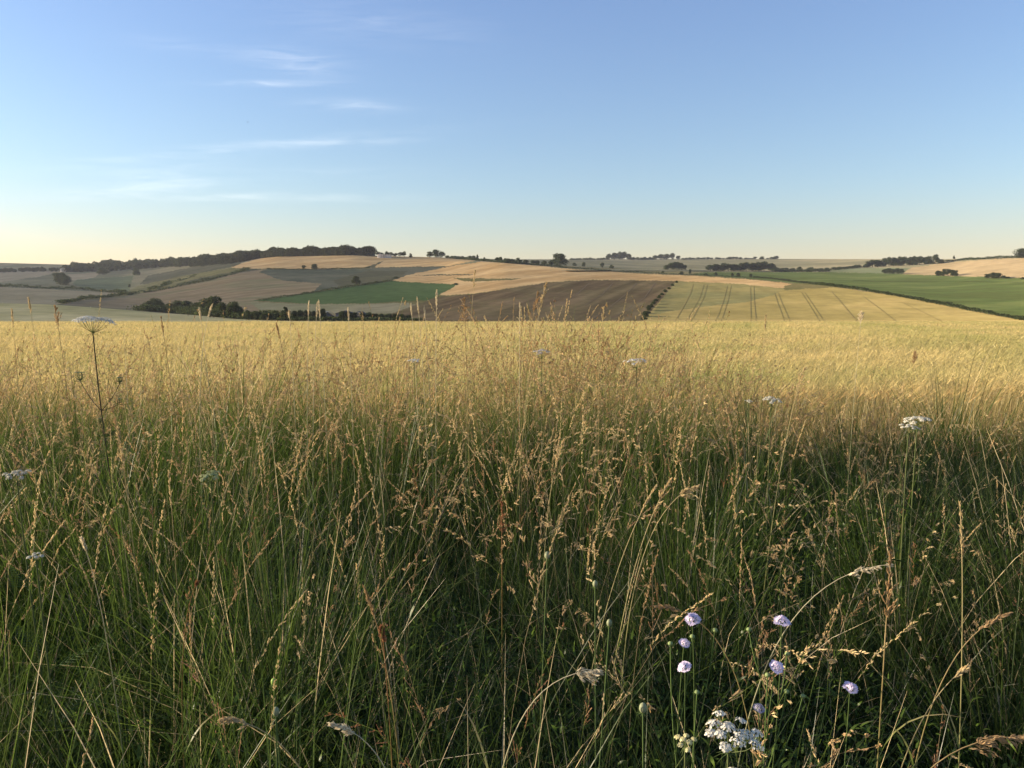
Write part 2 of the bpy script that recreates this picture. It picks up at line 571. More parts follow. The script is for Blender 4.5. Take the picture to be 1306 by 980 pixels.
POLYS = [
    ('far_pasture', [(-800, 368), (-800, 300), (2100, 300), (2100, 352), (1000, 352), (640, 336), (300, 345), (158, 374), (60, 369)]),
    ('far_tan', [(-40, 346), (70, 346.5), (62, 351), (30, 356), (0, 360), (-40, 362)]),
    ('far_tan', [(86, 350), (128, 347.5), (120, 355), (92, 358)]),
    ('far_green', [(92, 362), (98, 357), (140, 354), (190, 350), (235, 338), (180, 341), (170, 352), (165, 371), (110, 369)]),
    ('far_pasture', [(170, 341), (245, 338), (250, 344), (180, 352)]),
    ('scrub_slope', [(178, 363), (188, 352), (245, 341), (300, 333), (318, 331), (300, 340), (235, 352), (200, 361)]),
    ('olive_slope', [(158, 375), (175, 365), (235, 351.5), (300, 341), (350, 341), (330, 347), (250, 358), (165, 378)]),
    ('dark_slope_and_shade', [(225, 362.5), (260, 353.5), (315, 344), (335, 341), (330, 349), (262, 359.5), (228, 365)]),  # shadow side of the olive slope, painted as a darker colour
    ('beige_field', [(-800, 390), (-800, 366.5), (0, 366), (60, 369), (110, 371.5), (158, 375), (120, 380), (75, 388), (60, 392)]),
    ('brown_stubble', [(72, 390), (110, 382), (165, 377.5), (230, 365), (262, 359), (310, 347), (345, 342), (500, 342), (470, 356), (440, 367), (360, 379), (330, 384), (330, 408), (130, 400)]),
    ('slate_green_shade', [(345, 342.5), (400, 344), (470, 343), (500, 340.5), (590, 339), (520, 352), (500, 358), (440, 367), (400, 372), (410, 362), (360, 358), (330, 347)]),
    ('dark_slope_and_shade', [(424, 358), (470, 345), (520, 346), (510, 354), (480, 364), (435, 366)]),
    ('golden_stubble', [(295, 341), (345, 324), (480, 322), (492, 331), (470, 341), (395, 343.4), (310, 343)]),
    ('dark_slope_and_shade', [(462, 342.5), (484, 335), (489, 332.5), (487, 336.5), (478, 342)]),  # thin wedge of shade painted on as a dark strip
    ('golden_stubble', [(478, 340.5), (489, 333), (492, 322), (575, 325), (606, 332.5), (571, 340), (480, 341.2)]),
    ('dark_slope_and_shade', [(480, 341.2), (575, 339.6), (571, 341), (480, 342.2)]),
    ('golden_stubble', [(500, 358.3), (520, 351), (571, 340.6), (614, 334), (640, 334), (720, 342.5), (820, 349.5), (880, 351.8), (960, 357), (1000, 361), (1032, 366), (1000, 368), (940, 362), (860, 358.5), (760, 357), (700, 360), (610, 374), (558, 378), (583, 363), (540, 361.5)]),
    ('dark_slope_and_shade', [(524, 351.8), (560, 350), (604, 350), (602, 351.2), (550, 351.6)]),
    ('grass_margin', [(578, 355), (600, 355), (640, 355.6), (668, 355), (650, 357.4), (612, 359.2), (592, 359)]),
    ('green_crop', [(332, 384), (318, 384), (345, 381), (440, 367), (500, 358.5), (540, 361), (585, 363), (560, 376), (545, 384), (480, 387), (400, 388)]),
    ('pale_strip', [(318, 385), (400, 388.4), (480, 387.6), (545, 384.6), (560, 383), (528, 391), (500, 400), (420, 399), (330, 395)]),
    ('grass_margin', [(480, 386), (545, 383), (560, 377), (590, 376), (560, 384), (538, 391), (520, 386.5)]),
    ('ploughed_field', [(455, 432), (478, 408), (500, 400), (528, 390), (558, 379), (610, 374.6), (700, 360.2), (760, 357.6), (862, 358.6), (845, 380), (820, 410), (800, 432)]),
    ('young_barley', [(800, 434), (820, 410.5), (845, 380.5), (863, 359), (940, 362), (1000, 368.5), (1030, 367), (1062, 366), (1150, 379), (1200, 389), (1250, 399), (1306, 409), (2100, 413), (2100, 434)]),
    ('green_barley', [(863, 359), (940, 362), (1003, 368.5), (985, 377), (950, 386), (915, 389), (850, 398), (832, 402), (845, 380.5)]),
    ('grass_margin', [(1000, 365.5), (1015, 361), (1060, 363), (1070, 366.5), (1030, 368.5), (1000, 370.5)]),
    ('pale_strip', [(700, 345.5), (800, 343.6), (1060, 345.2), (1060, 347.2), (800, 346)]),
    ('right_green', [(880, 350.5), (900, 347.2), (1060, 347.2), (1160, 350), (1200, 352), (1306, 355), (2100, 360), (2100, 411), (1306, 408), (1250, 397.6), (1200, 387.6), (1150, 377.6), (1060, 364), (1000, 360), (960, 356)]),
    ('far_green', [(1056, 346), (1070, 342), (1160, 342), (1150, 350), (1060, 346.8)]),
    ('tan_hill', [(1150, 350), (1162, 341.5), (1210, 335), (1260, 331), (1306, 329.3), (2100, 327), (2100, 360), (1306, 354.8), (1200, 351.8)]),
    ('spur_pasture', [(-800, 434), (-800, 385), (0, 387.2), (60, 388.5), (130, 393.3), (200, 399.3), (300, 406.5), (345, 409), (480, 409), (455, 434)]),
]
fr0 = len(front)
cu = (np.arange(len(UC) - 1) + 0.5) * DU + UC[0]
fm = np.full((nr_t - 1, len(UC) - 1), keys.index('valley_grass'))
vc = (RV[:-1, :-1] + RV[1:, 1:]) / 2
uc = np.broadcast_to(cu, vc.shape)
sub = fm[fr0:fr0 + nvis - 1]
wv = 0.35 * np.sin(uc * 0.31) * np.sin(uc * 0.083 + 1) + 0.22 * np.sin(uc * 1.3 + vc)
uc, vc = uc + 0.5 * np.sin(vc * 1.9) + 0.3 * np.sin(vc * 4.3), vc + wv
for kname, poly in POLYS:
    sub[inside(poly, uc, vc)] = keys.index(kname)
fm[:fr0] = sub[0]
fm[fr0 + nvis - 1:] = sub[-1]
hills = np_obj('hills', allv, tf, [FM[k] for k in keys], smooth=True, fmat=fm.ravel())
tag(hills, kind='structure')

# distant plain so that the land reaches the horizon
plain = np_obj('distant_land', [(-16000, 2000, -190), (16000, 2000, -190), (16000, 24000, -190), (-16000, 24000, -190)], np.array([[0, 1, 2, 3]]), (FM['far_pasture'],))
tag(plain, kind='structure')


# ------------------------------------------------------------------ strips laid on the hills
def ribbon(name, pts, width, mat, lift=0.12):
    """a worn strip on the slope: pts are (u, v)"""
    p = []
    for (a, b) in zip(pts[:-1], pts[1:]):
        n_ = max(2, int(math.hypot(b[0] - a[0], b[1] - a[1]) / 2.0))
        for i in range(n_):
            t = i / n_
            p.append(G(a[0] + (b[0] - a[0]) * t, a[1] + (b[1] - a[1]) * t, lift))
    p.append(G(*pts[-1], lift))
    p = np.array([tuple(q) for q in p])
    t = np.gradient(p, axis=0)
    s = np.stack([t[:, 1], -t[:, 0], 0 * t[:, 0]], 1)
    s /= np.linalg.norm(s, axis=1, keepdims=True)
    v = np.concatenate([p - s * width / 2, p + s * width / 2])
    n_ = len(p)
    i = np.arange(n_ - 1)
    o = np_obj(name, v, np.stack([i, i + 1, i + 1 + n_, i + n_], 1), (mat,))
    return tag(o, kind='structure')


track_mat = field_mat('wheel_track_soil', (0.18, 0.15, 0.06), (0.22, 0.18, 0.075), 0.05)
track_soft = field_mat('wheel_track_soft', (0.235, 0.185, 0.07), (0.275, 0.21, 0.085), 0.05)
trod = field_mat('ploughed_wheel_track', (0.15, 0.115, 0.075), (0.17, 0.13, 0.085), 0.05)
for (pts, w_, mt, gap) in [
        ([(884, 363), (880, 376), (868, 398), (861, 410)], 0.5, track_soft, 0),
        ([(900, 363.5), (895, 380), (884, 400), (878, 410)], 0.38, track_mat, 3.2),
        ([(930, 364.5), (926, 382), (920, 400), (916, 410)], 0.38, track_mat, 3.4),
        ([(959, 366), (959.5, 385), (961, 410)], 0.38, track_mat, 3.0),
        ([(990, 374), (995, 388), (1004, 410)], 0.38, track_mat, 3.2),
        ([(1024, 373), (1034, 388), (1048, 410)], 0.38, track_mat, 2.6),
        ([(1060, 372), (1076, 390), (1092, 410)], 0.6, track_soft, 0),
        ([(1100, 378), (1122, 394), (1142, 410)], 0.55, track_soft, 0),
        ([(1152, 387), (1180, 400), (1200, 410)], 0.5, track_soft, 0)]:
    if gap:
        for s in (-1, 1):
            # the pair keeps its real gauge: shift sideways on the ground
            q = []
            for (u, v) in pts:
                d = ground_d(u, v)
                q.append((u + s * gap / 2 / d * F, v))
            ribbon('wheel_track', q, w_, mt)
    else:
        ribbon('wheel_track', pts, w_, mt)
for pts in ([(836, 361), (822, 380), (795, 398), (772, 410)], [(782, 361), (768, 376), (745, 390)], [(812, 361), (800, 374), (778, 392), (755, 408)],
            [(752, 361), (735, 376), (715, 388)]):
    ribbon('wheel_track', pts, 0.6, trod)
ribbon('field_edge', [(1088, 358.5), (1180, 360.5), (1250, 359.5), (1306, 361), (1420, 363)], 4.0, field_mat('field_edge', (0.035, 0.055, 0.02), (0.05, 0.07, 0.03), 0.05), 0.8)
ribbon('farm_track', [(1060, 347.4), (960, 346.4), (880, 346.2), (800, 345.6), (722, 346.4)], 14, FM['pale_strip'], 0.5)


# ------------------------------------------------------------------ trees
bark = leaf_mat('bark', 0.0, 0.0, noise=6.0)
tree_leaf = leaf_mat('tree_leaf', 0.30, 0.0, noise=3.0)
hedge_leaf = leaf_mat('hedge_leaf', 0.30, 0.0, noise=0.5)


def leaf_quads(c, size, r, flat=0.0):
    """c (n,3) centres; random facing square-ish leaf clumps"""
    n = len(c)
    a = r.normal(size=(n, 3))
    a /= np.linalg.norm(a, axis=1, keepdims=True)
    b = np.cross(a, r.normal(size=(n, 3)))
    b /= np.linalg.norm(b, axis=1, keepdims=True)
    s = size * r.uniform(0.6, 1.3, (n, 1))
    q = np.stack([c - a * s, c - b * s * 0.7, c + a * s, c + b * s * 0.7], 1).reshape(-1, 3)
    f = np.arange(4 * n).reshape(n, 4)
    return q, f


def crown_mesh(seed, w, h0, lobes, n, size, tall=0.0):
    """unit-height tree crown between h0 and 1, half-width w"""
    r = np.random.default_rng(seed)
    pts, rad = [], []
    for i in range(lobes):
        t = r.uniform(0, 1)
        zc = h0 + (1 - h0) * (0.12 + 0.68 * t)
        prof = math.sin(math.pi * (0.30 + 0.52 * t)) if not tall else (1 - t * 0.9)
        a = r.uniform(0, 2 * math.pi)
        rr = w * prof * math.sqrt(r.uniform(0, 1)) * 0.75
        rl = w * r.uniform(0.34, 0.54) * (1 if not tall else (1.1 - 0.7 * t))
        pts.append((math.cos(a) * rr, math.sin(a) * rr, zc))
        rad.append(rl)
    pts, rad = np.array(pts), np.array(rad)
    k = r.integers(0, lobes, n)
    d = r.normal(size=(n, 3))
    d /= np.linalg.norm(d, axis=1, keepdims=True)
    rr = rad[k] * r.uniform(0.55, 1.06, n)
    c = pts[k] + d * rr[:, None] * np.array([1, 1, 0.85])
    c[:, 2] = np.clip(c[:, 2], h0 * 0.6, 1.0)
    q, f = leaf_quads(c, size, r)
    g = rgb(0.044, 0.058, 0.022)
    tint = g[None] * r.uniform(0.65, 1.5, (n, 1)) * (1 + r.normal(size=(n, 3)) * 0.06)
    lob_tone = r.uniform(0.75, 1.35, lobes)
    tint = tint * lob_tone[k][:, None]
    return np_mesh('crown', q, f, (tree_leaf,), np.repeat(tint, 4, 0))


def trunk_mesh(seed, h0, w):
    r = np.random.default_rng(seed)
    g = Geo()
    g.tube([(0, 0, -0.05), (0.005, 0, h0 * 0.6), (0.01, 0.01, h0 + 0.1), (0.0, 0.01, 0.72)], [0.035, 0.027, 0.02, 0.006], 6, (0.09, 0.07, 0.05))
    for i in range(6):
        a = i * 1.05 + r.uniform(0, 0.5)
        z = h0 + r.uniform(0, 0.25)
        e = w * r.uniform(0.5, 0.8)
        g.tube([(0, 0, z), (math.cos(a) * e * 0.5, math.sin(a) * e * 0.5, z + 0.12), (math.cos(a) * e, math.sin(a) * e, z + 0.2)], [0.014, 0.009, 0.003], 4, (0.09, 0.07, 0.05))
    return g.mesh('trunk', (bark,))


VAR = {}
for i, (kind, w, h0, lobes, n, size, tall) in enumerate([
        ('round', 0.50, 0.0, 26, 3000, 0.034, 0), ('round', 0.46, 0.02, 22, 2600, 0.036, 0), ('round', 0.55, 0.0, 30, 3000, 0.034, 0),
        ('tall', 0.32, 0.0, 22, 2200, 0.034, 0), ('tall', 0.36, 0.03, 22, 2200, 0.036, 0), ('tall', 0.30, 0.02, 20, 2000, 0.034, 0),
        ('bare', 0.33, 0.30, 14, 1500, 0.034, 0), ('bare', 0.38, 0.26, 14, 1500, 0.036, 0),
        ('bush', 0.75, 0.0, 22, 1500, 0.065, 0), ('bush', 0.9, 0.0, 22, 1500, 0.07, 0),
        ('pointed', 0.30, 0.0, 26, 2000, 0.034, 1)]):
    VAR.setdefault(kind, []).append((crown_mesh(100 + i, w, h0, lobes, n, size, tall), trunk_mesh(i, max(h0, 0.1), w), w))

TREE_N = [0]


def tree(u, vbase, hpx, kind, label, group=None, name='tree', wpx=None, dist=None, sink=0.0):
    TREE_N[0] += 1
    i = TREE_N[0]
    c = int(np.clip(round((u - UC[0]) / DU), 0, len(UC) - 1))
    hpx += max(0.0, float(RV[-1, c]) - vbase)
    vbase = max(vbase, float(RV[-1, c]))
    d = ground_d(u, vbase)
    p = P(u, vbase, d)
    h = hpx / F * d
    cm, tm, w = VAR[kind][i % len(VAR[kind])]
    r = empty(name, p, label, 'bush' if name in ('bush',) else 'tree', group)
    sx = h if wpx is None else (wpx / F * d) / (2 * w)
    r.scale = (sx, sx, h)
    r.rotation_euler = (0, 0, (i * 2.399) % 6.28)
    if kind != 'bush':
        link(bpy.data.objects.new('trunk', tm), r)
    c = bpy.data.objects.new('crown' if kind != 'bush' else 'foliage', cm)
    link(c, r)
    return r


def tree_row(u0, v0, u1, v1, n, h0, h1, kinds, label, group, name='tree', wpx=None, jit=0.35):
    for k in range(n):
        t = (k + 0.5) / n
        du = (u1 - u0) / n
        u = u0 + (u1 - u0) * t + random.uniform(-jit, jit) * du
        v = v0 + (v1 - v0) * t
        tree(u, v, random.uniform(h0, h1), random.choice(kinds), label, group, name, wpx=wpx and wpx * random.uniform(0.85, 1.15))


# single trees that stand out
tree(714, 340.5, 17.5, 'round', 'large round dark tree on the golden crest, taller than the hedge beside it', wpx=23)
tree(401, 344, 7.5, 'round', 'larger of the two small trees below the golden field on the left hill', wpx=10)
tree(387.5, 343.5, 5.2, 'round', 'smaller of the two small trees below the golden field on the left hill', wpx=7)
tree(454.5, 364, 12, 'round', 'lone round tree in the dim hollow above the green field', wpx=12)
tree(1303, 329.5, 13, 'round', 'round tree on the skyline at the right edge of the view', wpx=19)
tree(1216.5, 329.5, 4.2, 'pointed', 'tiny lone pointed tree on the skyline of the right hill', wpx=4)
tree(609, 332.5, 9, 'pointed', 'small pointed tree rising from the skyline hedge left of centre', wpx=6)
tree(617.5, 333.4, 6.2, 'pointed', 'smaller pointed tree just right of the pointed tree in the skyline hedge', wpx=6)
tree(524, 328.5, 5.6, 'tall', 'small upright tree between the white farm gap and the round clump on the skyline', wpx=5)
tree(77, 363.5, 16, 'round', 'bluish tree, the left one of the pair above the far left hedge', wpx=17)
tree(84, 364, 13, 'round', 'bluish tree, the right one of the pair above the far left hedge', wpx=15)
tree(69, 353, 5, 'round', 'small tree beside the distant white farmhouse', wpx=6)
tree(131, 350.5, 7, 'round', 'wider of the two dark trees jutting below the left ridge wood', wpx=15)
tree(174, 351.5, 9.5, 'round', 'darker of the two trees jutting below the left ridge wood', wpx=11)
tree(165, 366.5, 4.2, 'tall', 'tiny upright tree in the far left dry valley', wpx=4)
# the round clump on the skyline
for (u, h, w_) in ((548, 8, 9), (556, 10.5, 13), (564, 8, 9)):
    tree(u, 328.8, h, 'round', 'tree in the rounded clump on the skyline above the golden fields', 'trees of the rounded skyline clump', wpx=w_)
# copse trees
for (u, h, w_) in ((777, 8, 9), (783, 10.5, 11), (790, 11, 11), (796, 10.8, 10), (801, 9, 8)):
    tree(u, 331.3, h, 'tall', 'tree in the flat-topped copse on the far skyline right of centre', 'trees of the flat-topped skyline copse', wpx=w_)
for (u, h, w_) in ((836, 5.5, 9), (843, 7, 10), (850, 7.5, 10), (857, 8.5, 8), (865, 5, 7)):
    tree(u, 331.3, h, 'round', 'tree in the low ragged copse on the skyline above the dark dome copse', 'trees of the low ragged skyline copse', wpx=w_)
for (u, h, w_) in ((850.5, 6.5, 10), (856, 9.5, 11), (862, 10.5, 12), (868, 9.2, 11), (873, 6.5, 8)):
    tree(u, 344.4, h, 'round', 'tree in the dark dome-shaped copse behind the golden crest', 'trees of the dome-shaped copse', wpx=w_)
for k in range(11):
    u = 906 + k * 7.6
    tree(u, 345.8, (8.5, 10.5, 11, 10, 10.5, 11, 12, 12.5, 12.5, 13, 12)[k], 'tall', 'tree in the long dark wood beyond the golden strip', 'trees of the long dark wood', wpx=14)
tree_row(985, 346.5, 1056, 346.5, 9, 4, 6, ['round', 'bush'], 'low tree in the line running right from the long dark wood', 'low trees right of the long dark wood', wpx=9)
# right: tall row of trees
for k in range(15):
    u = 1106 + k * 6.7
    if k == 4:
        u += 1
    tree(u, 341.5 - k * 0.35, (9, 10.5, 11, 12, 13, 13.5, 13, 12.5, 13, 12.5, 12, 12, 11.5, 13.5, 7)[k], 'tall', 'tall tree in the dense straight row below the right skyline', 'trees of the dense straight row', wpx=11 if k != 13 else 9)
for k in range(5):
    tree(1128 + k * 5.3, 349.5, 6.5 + (k % 2), 'round', 'tree in the small dark group just below the dense straight row', 'trees below the dense straight row', wpx=8)
for (u, h, w_) in ((1197, 8.5, 8), (1203, 10, 9), (1209, 10, 9), (1215, 9.8, 8), (1219, 8, 6)):
    tree(u, 352.3, h, 'tall', 'tree in the square copse beyond the right green field', 'trees of the square copse', wpx=w_)
for (u, h, w_) in ((1259, 6, 9), (1266, 8, 10), (1273, 7.5, 10), (1280, 4, 8), (1285, 2.6, 7)):
    tree(u, 355.4, h, 'round', 'tree in the low sloping copse at the right edge', 'trees of the low sloping copse', wpx=w_)
tree(1304, 356.5, 3, 'bush', 'low bush at the right edge of the view above the green field', name='bush', wpx=6)
# bushes along the hedge above the golden strip
for (u, v, h, w_) in ((733, 339.5, 4, 6), (744.5, 340.5, 6, 5.5), (768, 341.5, 6.5, 6), (780, 342.5, 4.5, 7), (845, 348.5, 2.6, 4.5), (869, 350.5, 3.8, 6), (880, 350.5, 7, 4.5), (900, 351.5, 3, 7),
                      (913, 352, 4.2, 5), (934, 352.8, 4.8, 4), (942, 353.4, 5, 6), (957.5, 354.4, 5.4, 4.6)):
    tree(u, v, h, 'bush' if h < 5.2 else 'round', 'small bush scattered along the grassy edge behind the golden strip', 'bushes along the golden crest', name='bush', wpx=w_)
# thick belt on the skyline from the white farm gap to the big round tree
for k in range(7):
    tree(482 + k * 5.6, 328.3, random.uniform(5.6, 8), 'bare', 'tree with clear trunks beside the white farm gap on the skyline', 'trees with clear trunks on the skyline', wpx=8)
tree_row(569, 329.4, 606, 331.5, 8, 3, 5, ['round', 'bush'], 'small hedge tree on the skyline just right of the rounded clump', 'hedge trees right of the rounded clump', wpx=7)
tree_row(630, 334.5, 672, 337.5, 8, 6, 9.5, ['round', 'tall'], 'tree in the dark belt running down to the big round tree', 'trees of the dark belt', wpx=8)
tree_row(678, 337.5, 704, 339.5, 5, 5.5, 8, ['round', 'tall'], 'tree in the short gap-toothed row left of the big round tree', 'trees left of the big round tree', wpx=7)
tree_row(726, 331.6, 776, 331.4, 12, 1.6, 2.8, ['bush'], 'bush in the thin far hedge left of the flat-topped skyline copse', 'far skyline hedge left of the copse', name='bush', wpx=6)
tree_row(802, 331.4, 836, 331.4, 8, 2.0, 3.6, ['bush'], 'bush in the thin skyline hedge between the two skyline copses', 'skyline hedge between the copses', name='bush', wpx=6)
tree_row(868, 331.2, 990, 330.8, 26, 1.6, 3.4, ['bush', 'round'], 'bush in the thin skyline hedge above the long dark wood', 'skyline hedge above the long dark wood', name='bush', wpx=6)
tree(989.5, 331, 4.5, 'round', 'small rounded tree on the skyline just above the end of the long dark wood', wpx=8)
tree(972, 331, 3.8, 'round', 'small tree peeping over the skyline above the long dark wood', wpx=6)
tree_row(1056, 345.5, 1108, 340.5, 12, 2.6, 4.2, ['bush', 'round'], 'bush in the hedge climbing to the dense straight row on the right', 'hedge climbing to the straight row', name='bush', wpx=7)
# clump in the near valley on the left
for (u, v, h, w_, kd) in ((190, 397.5, 14, 12, 'round'), (200, 398, 18, 14, 'round'), (206, 398.5, 13, 10, 'round'), (216, 399.5, 13, 11, 'round'),
                          (228, 400, 17, 14, 'round'), (239, 401, 18, 14, 'round'), (251, 402, 17, 13, 'round'), (262, 403, 23, 15, 'round'), (274, 404, 27, 17, 'round'),
                          (284, 405, 20, 13, 'round'), (297, 406, 22, 14, 'round'), (305, 406, 17, 9, 'tall')):
    tree(u, v, h, kd, 'dark broad tree in the big clump standing in the valley on the left', 'trees of the big valley clump', wpx=w_ * 1.35)
for (u, v, h, w_) in ((316, 408, 13, 9), (326, 408.5, 12, 12), (335, 409, 9, 9), (345, 409, 10, 10), (354, 409, 12, 10)):
    tree(u, v, h, 'round', 'smaller dark tree straggling right from the big valley clump', 'smaller trees right of the valley clump', wpx=w_)
tree(364, 409, 21, 'pointed', 'dark pointed tree standing up beside the farm in the valley', wpx=15)
for (u, h, w_) in ((376, 13, 11), (384, 14, 11), (392, 14, 11), (400, 13, 11), (409, 15, 11), (413, 16, 9)):
    tree(u, 409, h, 'round', 'dark tree packed around the farm buildings in the valley', 'trees around the farm', wpx=w_)
for k in range(11):
    tree(436 + k * 8.5, 409.2, 12.5 - k * 0.45 + random.uniform(-1, 1), 'round', 'low dark tree in the valley row right of the farm shed', 'valley trees right of the farm', wpx=11)
# hedge between ploughed land and barley
for k in range(13):
    t = k / 12
    u, v = 863 - 41 * t - 6 * math.sin(t * 3.1), 361 + 47 * t
    tree(u, v, 2.6 + 1.6 * t + (2.8 if k in (9, 11) else random.uniform(-0.5, 0.9)), 'bush', 'bush in the ragged hedge between ploughed field and striped barley', 'bushes between ploughed field and barley', name='bush', wpx=4 + 4.5 * t + random.uniform(0, 1.5))
tree(504, 355.5, 2.6, 'bush', 'low dark bush at the corner where golden, slate and green fields meet', name='bush', wpx=9)
tree(480, 361, 2.4, 'bush', 'low bush on the upper edge of the green field left of the corner bush', name='bush', wpx=6)
tree(581, 363.5, 2.2, 'bush', 'low bush at the right tip of the green field', name='bush', wpx=7)


# ------------------------------------------------------------------ hedgerows and woods
def hedgerow(name, pts, height, width, label, n_per_m=14, leaf=0.55, lumps=0.35, tone=1.0, seed=1):
    r = np.random.default_rng(seed)
    P_ = []
    for (a, b) in zip(pts[:-1], pts[1:]):
        n_ = max(2, int(abs(b[0] - a[0]) / 1.5) + int(abs(b[1] - a[1])))
        for i in range(n_):
            t = i / n_
            P_.append(tuple(G(a[0] + (b[0] - a[0]) * t, a[1] + (b[1] - a[1]) * t)))
    P_.append(tuple(G(*pts[-1])))
    P_ = np.array(P_)
    seg = np.linalg.norm(np.diff(P_, axis=0), axis=1)
    cum = np.concatenate([[0], np.cumsum(seg)])
    n = int(min(26000, cum[-1] * n_per_m))
    s = r.uniform(0, cum[-1], n)
    c = np.stack([np.interp(s, cum, P_[:, k]) for k in range(3)], 1)
    hh = height * (1 + lumps * np.sin(s / 7.3) * np.sin(s / 3.1 + 1.3) + lumps * 0.7 * np.sin(s / 19.0 + 2))
    c[:, 0] += r.normal(size=n) * width * 0.38
    c[:, 1] += r.normal(size=n) * width * 0.38
    c[:, 2] += hh * np.sqrt(r.uniform(0.0, 1, n)) * 0.95
    q, f = leaf_quads(c, leaf, r)
    tint = rgb(0.045, 0.058, 0.022)[None] * r.uniform(0.6, 1.5, (n, 1)) * tone
    o = np_obj(name, q, f, (hedge_leaf,), np.repeat(tint, 4, 0))
    return tag(o, label, 'hedge')


hedgerow('hedgerow', [(963, 354.5), (985, 356), (1000, 358.5), (1030, 362), (1060, 365.4), (1100, 371), (1150, 379), (1200, 389), (1250, 399), (1306, 409), (1400, 411)], 2.3, 3.5,
         'long dark hedge slanting down between the striped barley and the right green field', 22, 0.5, 0.25, seed=2)
hedgerow('hedgerow', [(-200, 366), (0, 366), (60, 368.3), (110, 370.6), (158, 374.4), (166, 376.5)], 3.2, 5, 'thin dark hedge along the foot of the far left slopes', 7, 0.9, 0.6, seed=3)
hedgerow('hedgerow', [(75, 388), (110, 382), (158, 377), (200, 371.5), (230, 365.5), (262, 359), (300, 349), (318, 344)], 3.0, 5, 'dark hedge climbing diagonally up the left hill from the valley', 8, 0.8, 0.5, seed=4)
hedgerow('hedgerow', [(190, 371), (230, 358.5), (250, 352)], 3.5, 5, 'short shadowy hedge on the olive slope of the left hill', 6, 0.8, 0.6, seed=5)
hedgerow('hedgerow', [(330, 384.5), (350, 381), (400, 373.6), (440, 367.4), (500, 358.4)], 1.8, 4, 'thin hedge along the upper edge of the green field', 9, 0.6, 0.4, seed=6)
hedgerow('hedgerow', [(716, 341.5), (760, 344.5), (820, 348.5), (880, 351), (920, 352.6), (963, 354.5)], 1.6, 4, 'low grassy hedge behind the crest of the golden field', 7, 0.6, 0.6, seed=7)
hedgerow('hedgerow', [(1195, 335.8), (1225, 332.6), (1260, 330.6), (1306, 328.8), (1420, 327)], 4.2, 7, 'dark hedge along the top of the tan field on the right skyline', 9, 0.9, 0.3, seed=8)
hedgerow('hedgerow', [(570, 329.6), (610, 332.6), (640, 335.4), (680, 338.4), (716, 341)], 2.6, 6, 'continuous low hedge on the crest between the rounded clump and the big round tree', 10, 0.8, 0.5, seed=9)
hedgerow('hedgerow', [(985, 347), (1056, 347)], 5.0, 8, 'dark hedge base under the low trees right of the long dark wood', 14, 1.2, 0.3, seed=10)
hedgerow('hedgerow', [(340, 343.7), (400, 344.4), (470, 342.4)], 1.6, 4, 'thin dark hedge under the golden field of the left hill', 8, 0.6, 0.4, seed=12)


UNDER = hedgerow('undergrowth', [(186, 397.3), (210, 399), (250, 402), (285, 405), (312, 407.2), (360, 409.2)], 4.2, 12, 'dark undergrowth joining the trees of the big valley clump', 36, 0.8, 0.45, seed=14)
UNDER['kind'] = 'stuff'
UNDER = hedgerow('undergrowth', [(360, 409.4), (420, 409.6), (470, 409.6), (530, 409.8)], 2.0, 8, 'dark undergrowth behind the farm in the valley', 40, 0.8, 0.4, seed=15)
UNDER['kind'] = 'stuff'


def woodland(name, edges, label, n_trees, hmin, hmax, seed, leaf=1.15):
    """crowns packed in the region between two (u, v) lines"""
    r = np.random.default_rng(seed)
    cs, tn, sz = [], [], []
    lower, upper = edges
    for i in range(n_trees):
        u = r.uniform(lower[0][0], lower[-1][0])
        va = np.interp(u, [p[0] for p in lower], [p[1] for p in lower])
        vb = np.interp(u, [p[0] for p in upper], [p[1] for p in upper])
        v = r.uniform(min(va, vb), max(va, vb))
        p = np.array(tuple(G(u, v)))
        h = r.uniform(hmin, hmax) * (1 + 0.22 * math.sin(u * 0.21) * math.sin(u * 0.057 + seed))
        w = h * r.uniform(0.32, 0.5)
        n = 260
        d = r.normal(size=(n, 3))
        d /= np.linalg.norm(d, axis=1, keepdims=True)
        d[:, 2] = np.abs(d[:, 2]) * np.where(r.uniform(size=n) < 0.6, 1, -1)
        c = d * np.array([w, w, h * 0.52]) * r.uniform(0.7, 1.05, (n, 1)) + p + np.array([0, 0, h * 0.46])
        cs.append(c)
        tn.append(np.full(n, r.uniform(0.75, 1.3)) * r.uniform(0.75, 1.25, n))
        sz.append(np.full(n, leaf))
    c = np.concatenate(cs)
    t = np.concatenate(tn)
    q, f = leaf_quads(c, leaf, r)
    tint = rgb(0.042, 0.050, 0.024)[None] * t[:, None]
    o = np_obj(name, q, f, (hedge_leaf,), np.repeat(tint, 4, 0))
    return tag(o, label, 'woodland', kind='stuff')


# back belt along the far left ridge, then the nearer woods
woodland('woodland', ([(-300, 349.5), (0, 348), (40, 347), (95, 346.5)], [(-300, 348.5), (0, 346.5), (40, 345), (95, 344)]),
         'thin hazy strip of wood below the bare crest at the far left', 260, 6, 9, 20, 0.9)
woodland('woodland', ([(82, 347.5), (130, 347.5), (200, 342), (250, 338.5), (300, 333.5)],
                      [(82, 344.5), (130, 339), (200, 337.5), (250, 335), (300, 331.3)]),
         'long dark wood covering the far left ridge', 520, 11, 18, 21)
woodland('woodland', ([(225, 341), (262, 340), (300, 336.5), (330, 330)], [(225, 338), (262, 335), (300, 331.5), (330, 329.3)]),
         'darker shoulder of the ridge wood above the olive slope', 150, 14, 19, 22)
woodland('woodland', ([(300, 333), (350, 327.9), (400, 326.6), (450, 326.0), (476, 326.6)], [(300, 331.2), (350, 327.4), (400, 326), (450, 325.5), (476, 325.8)]),
         'dark wood crowning the left hill above the golden field', 330, 12, 16.5, 23, 1.1)

